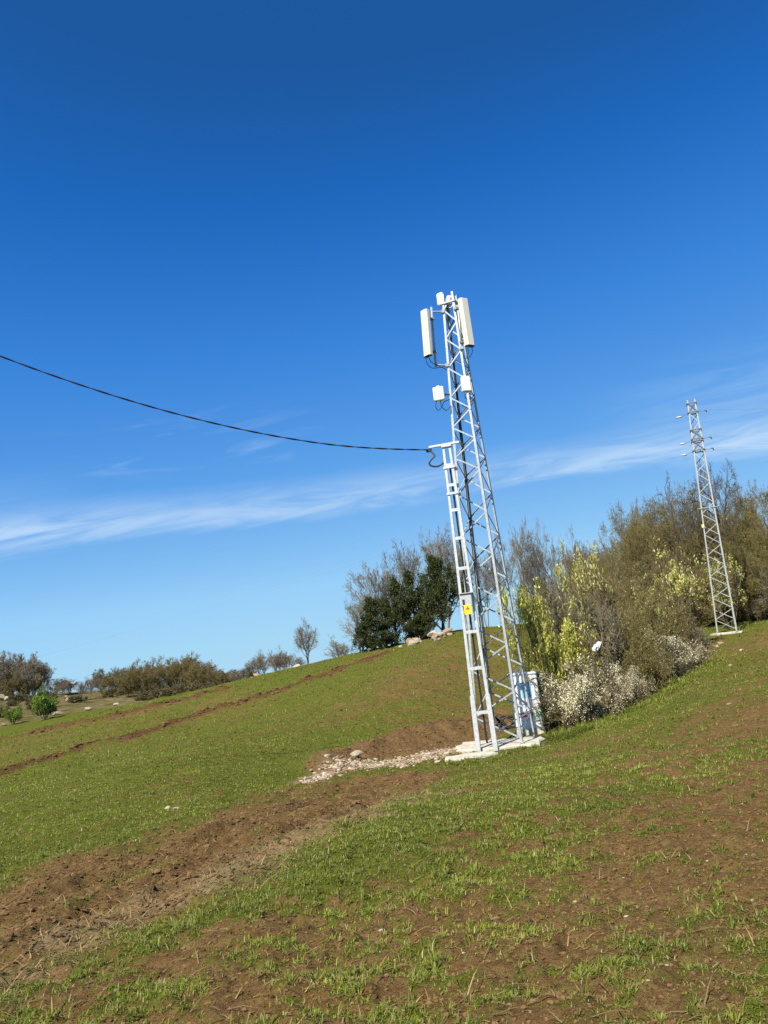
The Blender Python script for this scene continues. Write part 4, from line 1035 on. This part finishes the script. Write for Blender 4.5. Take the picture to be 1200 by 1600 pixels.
PROTO['catkin'] = [make_proto('flowering_willow', SHRUB(7, 6, 4), 3.6, .04, s, MAT['bark_brown'], stems=6, spread=.8, rmin=.008, pc=99.3, thick=.025,
   leaf=dict(n=1900, size=.05, jit=.05, clump=60, cr=.4, zmin=.25, cols=[(.58, .55, .16), (.64, .60, .30), (.46, .48, .10)], name='catkins')) for s in (71, 72)]
PROTO['ever'] = [make_proto('evergreen_tree', [lvl(6, 22, .09, .04, 1.0, .66, .5, .3, **{'from': .03}), lvl(4, 9, .18, .04, .75, .5, .6), lvl(3, 6, .22, .02, .75, .55, .6), lvl(2, 0, .22, 0, .6, .5, .6, .6)], 4.2, .17, s, MAT['bark_dark'], rmin=.012, thick=.04,
   leaf=dict(n=16000, size=.075, jit=.15, clump=100, cr=.55, zmin=.04, maxr=.05, cols=[(.035, .055, .014), (.055, .080, .020), (.080, .095, .028), (.085, .082, .030)])) for s in (81, 82, 83)]
PROTO['green'] = [make_proto('young_tree', SHRUB(10, 8, 5), 2.2, .05, s, MAT['bark_brown'], stems=5, spread=.7, rmin=.012, thick=.03,
   leaf=dict(n=3400, size=.055, jit=.10, zmin=.25, cols=[(.16, .27, .03), (.22, .34, .04), (.10, .19, .02)])) for s in (91,)]
PROTO['scrub'] = [make_proto('scrub_bush', SHRUB(9, 7, 5), 1.3, .03, s, MAT['bark_brown'], stems=9, spread=1.2, rmin=.014, thick=.025,
   leaf=dict(n=1800, size=.06, jit=.1, cols=[(.12, .10, .04), (.09, .085, .03), (.18, .15, .07)])) for s in (95, 96)]
used = {}
def plant(kind, px, Y, py_top, wpx, label, cat='tree', group=None, name=None, var=None, dz=0.0, sink=0.0):
    v = PROTO[kind][random.randrange(len(PROTO[kind])) if var is None else var % len(PROTO[kind])]
    x = at(px, 1000, Y)[0]; Hh = 1
    for _ in range(6):
        z = gz(x, Y); lo = fit_height(x, Y, z, py_top); Hh = lo
        x += (px - project((x, Y, z + Hh * .5))[0]) * Y / F
    z = gz(x, Y)
    s_z = Hh / v['H']; s_x = (wpx * Y / F / 2) / v['R']
    s_x = min(max(s_x, s_z * .34), s_z * 2.2)
    o = empty(name or v['name'], (x, Y, z - sink), random.uniform(0, 6.28), label, cat, group)
    o.scale = (s_x, s_x, s_z)
    link(v['tn'], v['trunk'], None, o); c = link(v['cn'], v['crown'], None, o)
    if v['leaves']: link(v['ln'], v['leaves'], None, c)
    return o
# near hedge, from the cabinet to the far pylon
plant('yellow', 852, 25.0, 918, 84, 'tall yellow green leafing shrub just right of the lattice tower', 'shrub', var=0)
plant('yellow', 842, 24.6, 985, 70, 'lowest yellow green shrub in the gap right behind the cabinet', 'shrub', var=1)
plant('yellow', 876, 25.8, 960, 110, 'lower yellow green shrub behind the white blossom bush beside the cabinet', 'shrub', var=1)
plant('blossom', 887, 23.7, 1040, 104, 'white flowering blackthorn bush directly beside the equipment cabinet', 'shrub', var=0)
plant('blossom', 938, 24.4, 1030, 95, 'white flowering blackthorn bush second from the cabinet, below the plastic bag', 'shrub', var=1)
plant('blossom', 985, 26.3, 1040, 65, 'small half bare white flowering blackthorn between the two big blossom bushes', 'shrub', var=0)
plant('blossom', 1040, 30.5, 985, 100, 'white flowering blackthorn bush farthest right, nearest the far pylon', 'shrub', var=1)
plant('blossom', 1080, 32.5, 1000, 60, 'thin pale blackthorn at the right end of the hedge below the far pylon', 'shrub', var=0)
th_lab = ['dense brown thicket behind the yellow green shrub', 'brown twiggy thicket rising above the plastic bag', 'brown thicket in the middle of the hedge over the second blossom bush', 'dark brown thicket left of the far pylon foot', 'reddish brown thicket low beside the far pylon foot', 'tall brown thicket behind the middle of the hedge', 'brown thicket behind the hedge, left of the yellow flowering shrub', 'grey brown thicket between tower and yellow tipped shrub', 'low brown thicket behind the smallest blackthorn', 'wide brown thicket behind the far pylon']
for i, (px, Y, pt_, wp) in enumerate(((885, 28, 945, 90), (930, 28.5, 935, 90), (985, 29, 930, 105), (1055, 36, 935, 100), (1080, 36.5, 965, 70), (1020, 33, 905, 110), (960, 34, 895, 100), (890, 36, 905, 100), (1000, 28.0, 990, 90), (1130, 47, 890, 120))):
    plant('thicket', px, Y, pt_, wp, th_lab[i], 'shrub', 'brown thickets in the hedge', var=i)
plant('catkin', 908, 33, 848, 50, 'slim shrub with pale yellow tips rising out of the middle of the hedge', 'shrub', var=0)
plant('catkin', 1062, 38.0, 842, 110, 'pale yellow flowering shrub left of the far pylon', 'shrub', var=1)
plant('catkin', 1132, 43.5, 868, 85, 'pale yellow flowering shrub spreading behind the legs of the far pylon', 'shrub', var=0)
plant('catkin', 1010, 33, 905, 70, 'small shrub with scattered yellow catkins in the middle of the hedge', 'shrub', var=1)
# wood behind
wood = [('budding', 1010, 50, 800, 120, 'rounded olive brown budding tree left of the far pylon'), ('budding', 1060, 52, 775, 130, 'olive brown budding tree behind the top of the yellow flowering shrub'),
 ('oak', 1128, 51, 744, 150, 'tallest leafless oak, its bare crown behind the far pylon'), ('oak', 1075, 50, 776, 110, 'leafless tree with dark limbs just left of the far pylon'),
 ('budding', 1170, 51, 800, 120, 'brown budding tree right of the far pylon'), ('budding', 1215, 50, 772, 130, 'brown budding tree cut by the right edge of the photo'),
 ('grey', 985, 60, 806, 80, 'pale grey leafless tree at the left shoulder of the wood'), ('grey', 950, 62, 845, 80, 'low grey leafless tree left of the rounded budding tree'),
 ('oak', 1160, 58, 770, 110, 'leafless oak behind the brown tree right of the far pylon'), ('budding', 1120, 49, 830, 120, 'low olive brown budding tree directly behind the far pylon'),
 ('budding', 1190, 47, 860, 120, 'low spreading budding tree above the grass at the right edge'), ('budding', 960, 48, 868, 110, 'low budding tree behind the left half of the hedge'),
 ('grey', 815, 62, 828, 60, 'grey leafless tree just right of the lattice tower'), ('grey', 850, 63, 836, 60, 'grey leafless tree second right of the lattice tower'), ('grey', 885, 62, 850, 65, 'grey leafless tree third right of the lattice tower'),
 ('grey', 920, 64, 858, 60, 'grey leafless tree fourth right of the lattice tower'), ('grey', 785, 64, 850, 60, 'grey leafless tree seen through the lattice tower'), ('oak', 865, 58, 870, 90, 'short brown leafless tree above the yellow green shrub'), ('oak', 830, 57, 895, 70, 'low dark leafless tree right behind the lattice tower'),
 ('budding', 905, 52, 885, 90, 'low budding tree above the brown thickets of the hedge')]
for i, (k, px, Y, pt_, wp, lab) in enumerate(wood): plant(k, px, Y, pt_, wp, lab, 'tree', 'leafless trees of the wood', var=i)
for i, (px, Y, pt_, wp, lab) in enumerate(((1185, 46.5, 900, 80, 'dark green tinged thicket at the foot of the wood by the right edge'), (1160, 47.5, 905, 70, 'dark thicket at the foot of the wood just right of the far pylon'), (1080, 47, 870, 100, 'brown thicket filling the foot of the wood left of the far pylon'), (1020, 44, 868, 100, 'brown thicket at the foot of the rounded budding tree'),
   (1215, 46, 890, 80, 'thicket cut by the right edge of the photo'), (850, 50, 905, 80, 'brown thicket on the slope behind the yellow green shrub'), (940, 40, 880, 90, 'brown thicket deep in the middle of the hedge'))):
    plant('thicket', px, Y, pt_, wp, lab, 'shrub', 'brown thickets in the hedge', var=i)
for i, (k, px, Y, pt_, wp, lab) in enumerate((('budding', 1090, 53, 768, 120, 'tall olive brown budding tree just behind the bare oak'), ('budding', 1175, 55, 768, 120, 'tall brown budding tree between the far pylon and the right edge'), ('budding', 1025, 56, 796, 100, 'grey olive budding tree behind the rounded one'), ('budding', 930, 57, 868, 90, 'low olive budding tree behind the slim yellow tipped shrub'), ('budding', 1045, 54, 790, 130, 'olive brown budding tree filling the wood left of the bare oak'), ('budding', 1145, 53, 785, 130, 'brown budding tree directly behind the upper half of the far pylon'), ('budding', 990, 54, 830, 110, 'low brown budding tree at the left shoulder of the wood'), ('budding', 1200, 54, 790, 120, 'brown budding tree behind the one cut by the right edge'))):
    plant(k, px, Y, pt_, wp, lab, 'tree', 'leafless trees of the wood', var=i)
# evergreen clump on the crest
plant('ever', 685, 58.5, 878, 74, 'dark evergreen tree nearest the lattice tower, tallest of its clump', 'tree', 'evergreen trees on the crest', var=0)
plant('ever', 648, 59, 902, 62, 'dark evergreen tree in the middle of the clump on the crest', 'tree', 'evergreen trees on the crest', var=1)
plant('ever', 615, 59, 918, 58, 'dark evergreen tree left of the middle of the clump on the crest', 'tree', 'evergreen trees on the crest', var=2)
plant('ever', 582, 58, 940, 64, 'brownish evergreen at the left end of the clump on the crest', 'tree', 'evergreen trees on the crest', var=0)
for px, Y, pt_, wp, lab in ((605, 57.6, 968, 56, 'low dark evergreen bush at the foot of the clump on the left'), (660, 57.6, 955, 56, 'low dark evergreen bush at the foot of the clump in the middle'), (568, 58.4, 972, 46, 'low dark evergreen bush at the far left foot of the clump')): plant('ever', px, Y, pt_, wp, lab, 'shrub', 'evergreen trees on the crest', sink=.5)
for px, Y, pt_, wp, lab, k in ((688, 63, 835, 110, 'grey leafless tree standing above the tallest evergreen', 'grey'), (640, 63, 862, 95, 'grey leafless tree above the middle of the evergreen clump', 'grey'), (598, 62, 888, 95, 'grey leafless tree above the left of the evergreen clump', 'grey'),
   (560, 59.5, 938, 80, 'small grey leafless shrub at the left end of the evergreen clump', 'grey'), (725, 64, 850, 60, 'grey leafless tree between evergreens and lattice tower', 'grey'), (755, 64, 868, 55, 'grey leafless tree behind the middle of the lattice tower', 'grey')):
    plant(k, px, Y, pt_, wp, lab, 'tree', 'leafless trees on the crest')
plant('grey', 479, 64, 976, 52, 'lone small leafless tree on the crest left of the evergreen clump', 'tree')
plant('grey', 535, 90, 1000, 50, 'pale leafless bush low behind the crest left of the evergreens', 'tree')
# far left
farl = [('fargrey', 5, 125, 1026, 60, 'far dark leafless tree at the left edge of the photo'), ('fargrey', 30, 128, 1027, 45, 'far leafless tree second from the left edge'), ('fargrey', 52, 126, 1029, 50, 'far rounded leafless tree at the right end of the dark left group'),
 ('fargrey', 18, 122, 1045, 60, 'low dark tree in the shade of the far left group'), ('fargrey', 42, 121, 1050, 50, 'low dark tree under the far rounded leafless tree'), ('fargrey', 88, 140, 1062, 40, 'tiny far leafless tree in the dip of the skyline'), ('fargrey', 110, 142, 1064, 40, 'tiny far leafless tree right of the dip of the skyline'),
 ('fargrey', 158, 140, 1048, 36, 'thin far tree at the left end of the long row'), ('farbud', 185, 132, 1048, 46, 'far budding tree second in the long row'), ('farbud', 212, 126, 1042, 56, 'far olive bush like tree in the left half of the long row'),
 ('fargrey', 240, 132, 1034, 50, 'far grey tree left of the middle of the long row'), ('farbud', 262, 126, 1036, 50, 'far olive tree in the middle of the long row'), ('farbud', 292, 124, 1028, 52, 'highest far tree of the long row'), ('fargrey', 318, 130, 1036, 44, 'far grey tree right of the highest in the long row'),
 ('farbud', 340, 126, 1048, 40, 'low far tree near the right end of the long row'), ('fargrey', 366, 132, 1048, 40, 'lowest far tree at the right end of the long row'),
 ('grey', 405, 120, 1022, 36, 'far leafless tree at the left of the crest group of three'), ('grey', 428, 120, 1018, 40, 'far leafless tree in the middle of the crest group of three'), ('grey', 452, 120, 1022, 36, 'far leafless tree at the right of the crest group of three')]
for i, (k, px, Y, pt_, wp, lab) in enumerate(farl): plant(k, px, Y, pt_, wp, lab, 'tree', 'leafless trees on the far skyline', var=i)
for i, (k, px, Y, pt_, wp) in enumerate([('grey', x_, 112 + (x_ * 7) % 9, y_, 34) for x_, y_ in ((392, 1032), (412, 1026), (436, 1022), (446, 1024), (462, 1026), (383, 1042), (372, 1046), (100, 1064), (124, 1064), (140, 1060))] + [('farbud', x_, 118 + (x_ * 7) % 9, y_, 46) for x_, y_ in ((2, 1058), (26, 1056), (48, 1060), (176, 1056), (198, 1052), (224, 1046), (250, 1044), (276, 1040), (305, 1040), (328, 1050), (352, 1054))] + [('fargrey', x_, 127 + (x_ * 3) % 7, y_, 40) for x_, y_ in ((-6, 1030), (15, 1028), (40, 1032), (62, 1040), (200, 1046), (272, 1034), (300, 1032))]):
    plant(k, px, Y, pt_, wp, 'bare tree in the crowded rows on the far skyline at left', 'tree', 'crowded bare trees on the far skyline', var=i)
plant('green', 70, 78, 1081, 40, 'bright green young tree on the far left edge of the field', 'tree')
plant('green', 20, 80, 1106, 28, 'smaller bright green young tree near the left edge of the photo', 'tree')
for i in range(38):
    Y = random.uniform(92, 130); px = random.uniform(-20, 400)
    x = at(px, 1090, Y)[0]; z = gz(x, Y); hgt = random.uniform(.5, 1.3); v = PROTO['scrub'][i % 2]
    o = empty('scrub_bush', (x, Y, z), random.uniform(0, 6.28), 'low brown scrub bush on the hillside at far left', 'bush', 'scrub bushes on the far hillside')
    s = hgt / v['H']; o.scale = (s * random.uniform(1, 1.5), s * random.uniform(1, 1.5), s)
    link('stems', v['trunk'], None, o); c = link('crown', v['crown'], None, o); link('leaves', v['leaves'], None, c)

# ------------------------------------------------------------------ plastic bag on its stick
by = 24.0
bt = at(940, 1006, by); bb = at(921, 1052, by + .2)
stk = MB().tube(spline([bt - bb, (bt - bb) * .5 + np.array([.03, 0, 0]), np.zeros(3)], 5)[::-1], .016, 6, .012).build('stick', MAT['bark_dark']); stk.location = tuple(bb); tag(stk, 'thin dark stick leaning out of the blossom bush with a bag at its tip', 'stick')
bg_ = []; rgb = np.random.default_rng(3); NU, NV = 9, 6
for i in range(NU):
    for j in range(NV):
        u_, v_ = i / (NU - 1), 2 * math.pi * j / NV
        rr_ = .02 + .085 * math.sin(math.pi * min(u_ * .8 + .08, 1)) * (1 + rgb.normal(0, .34))
        bg_.append((-.30 * u_ + .0, math.cos(v_) * rr_ * .7, -.17 * u_ + math.sin(v_) * rr_ + rgb.normal(0, .016) + .03))
fs = [(i * NV + j, i * NV + (j + 1) % NV, i * NV + NV + (j + 1) % NV, i * NV + NV + j) for i in range(NU - 1) for j in range(NV)] + [tuple(range((NU - 1) * NV, NU * NV))]
bo = MB().add(bg_, fs).build('plastic_bag', MAT['bag']); bo.location = tuple(bt); tag(bo, 'crumpled white plastic bag caught on a stick above the blossom bushes', 'plastic bag')
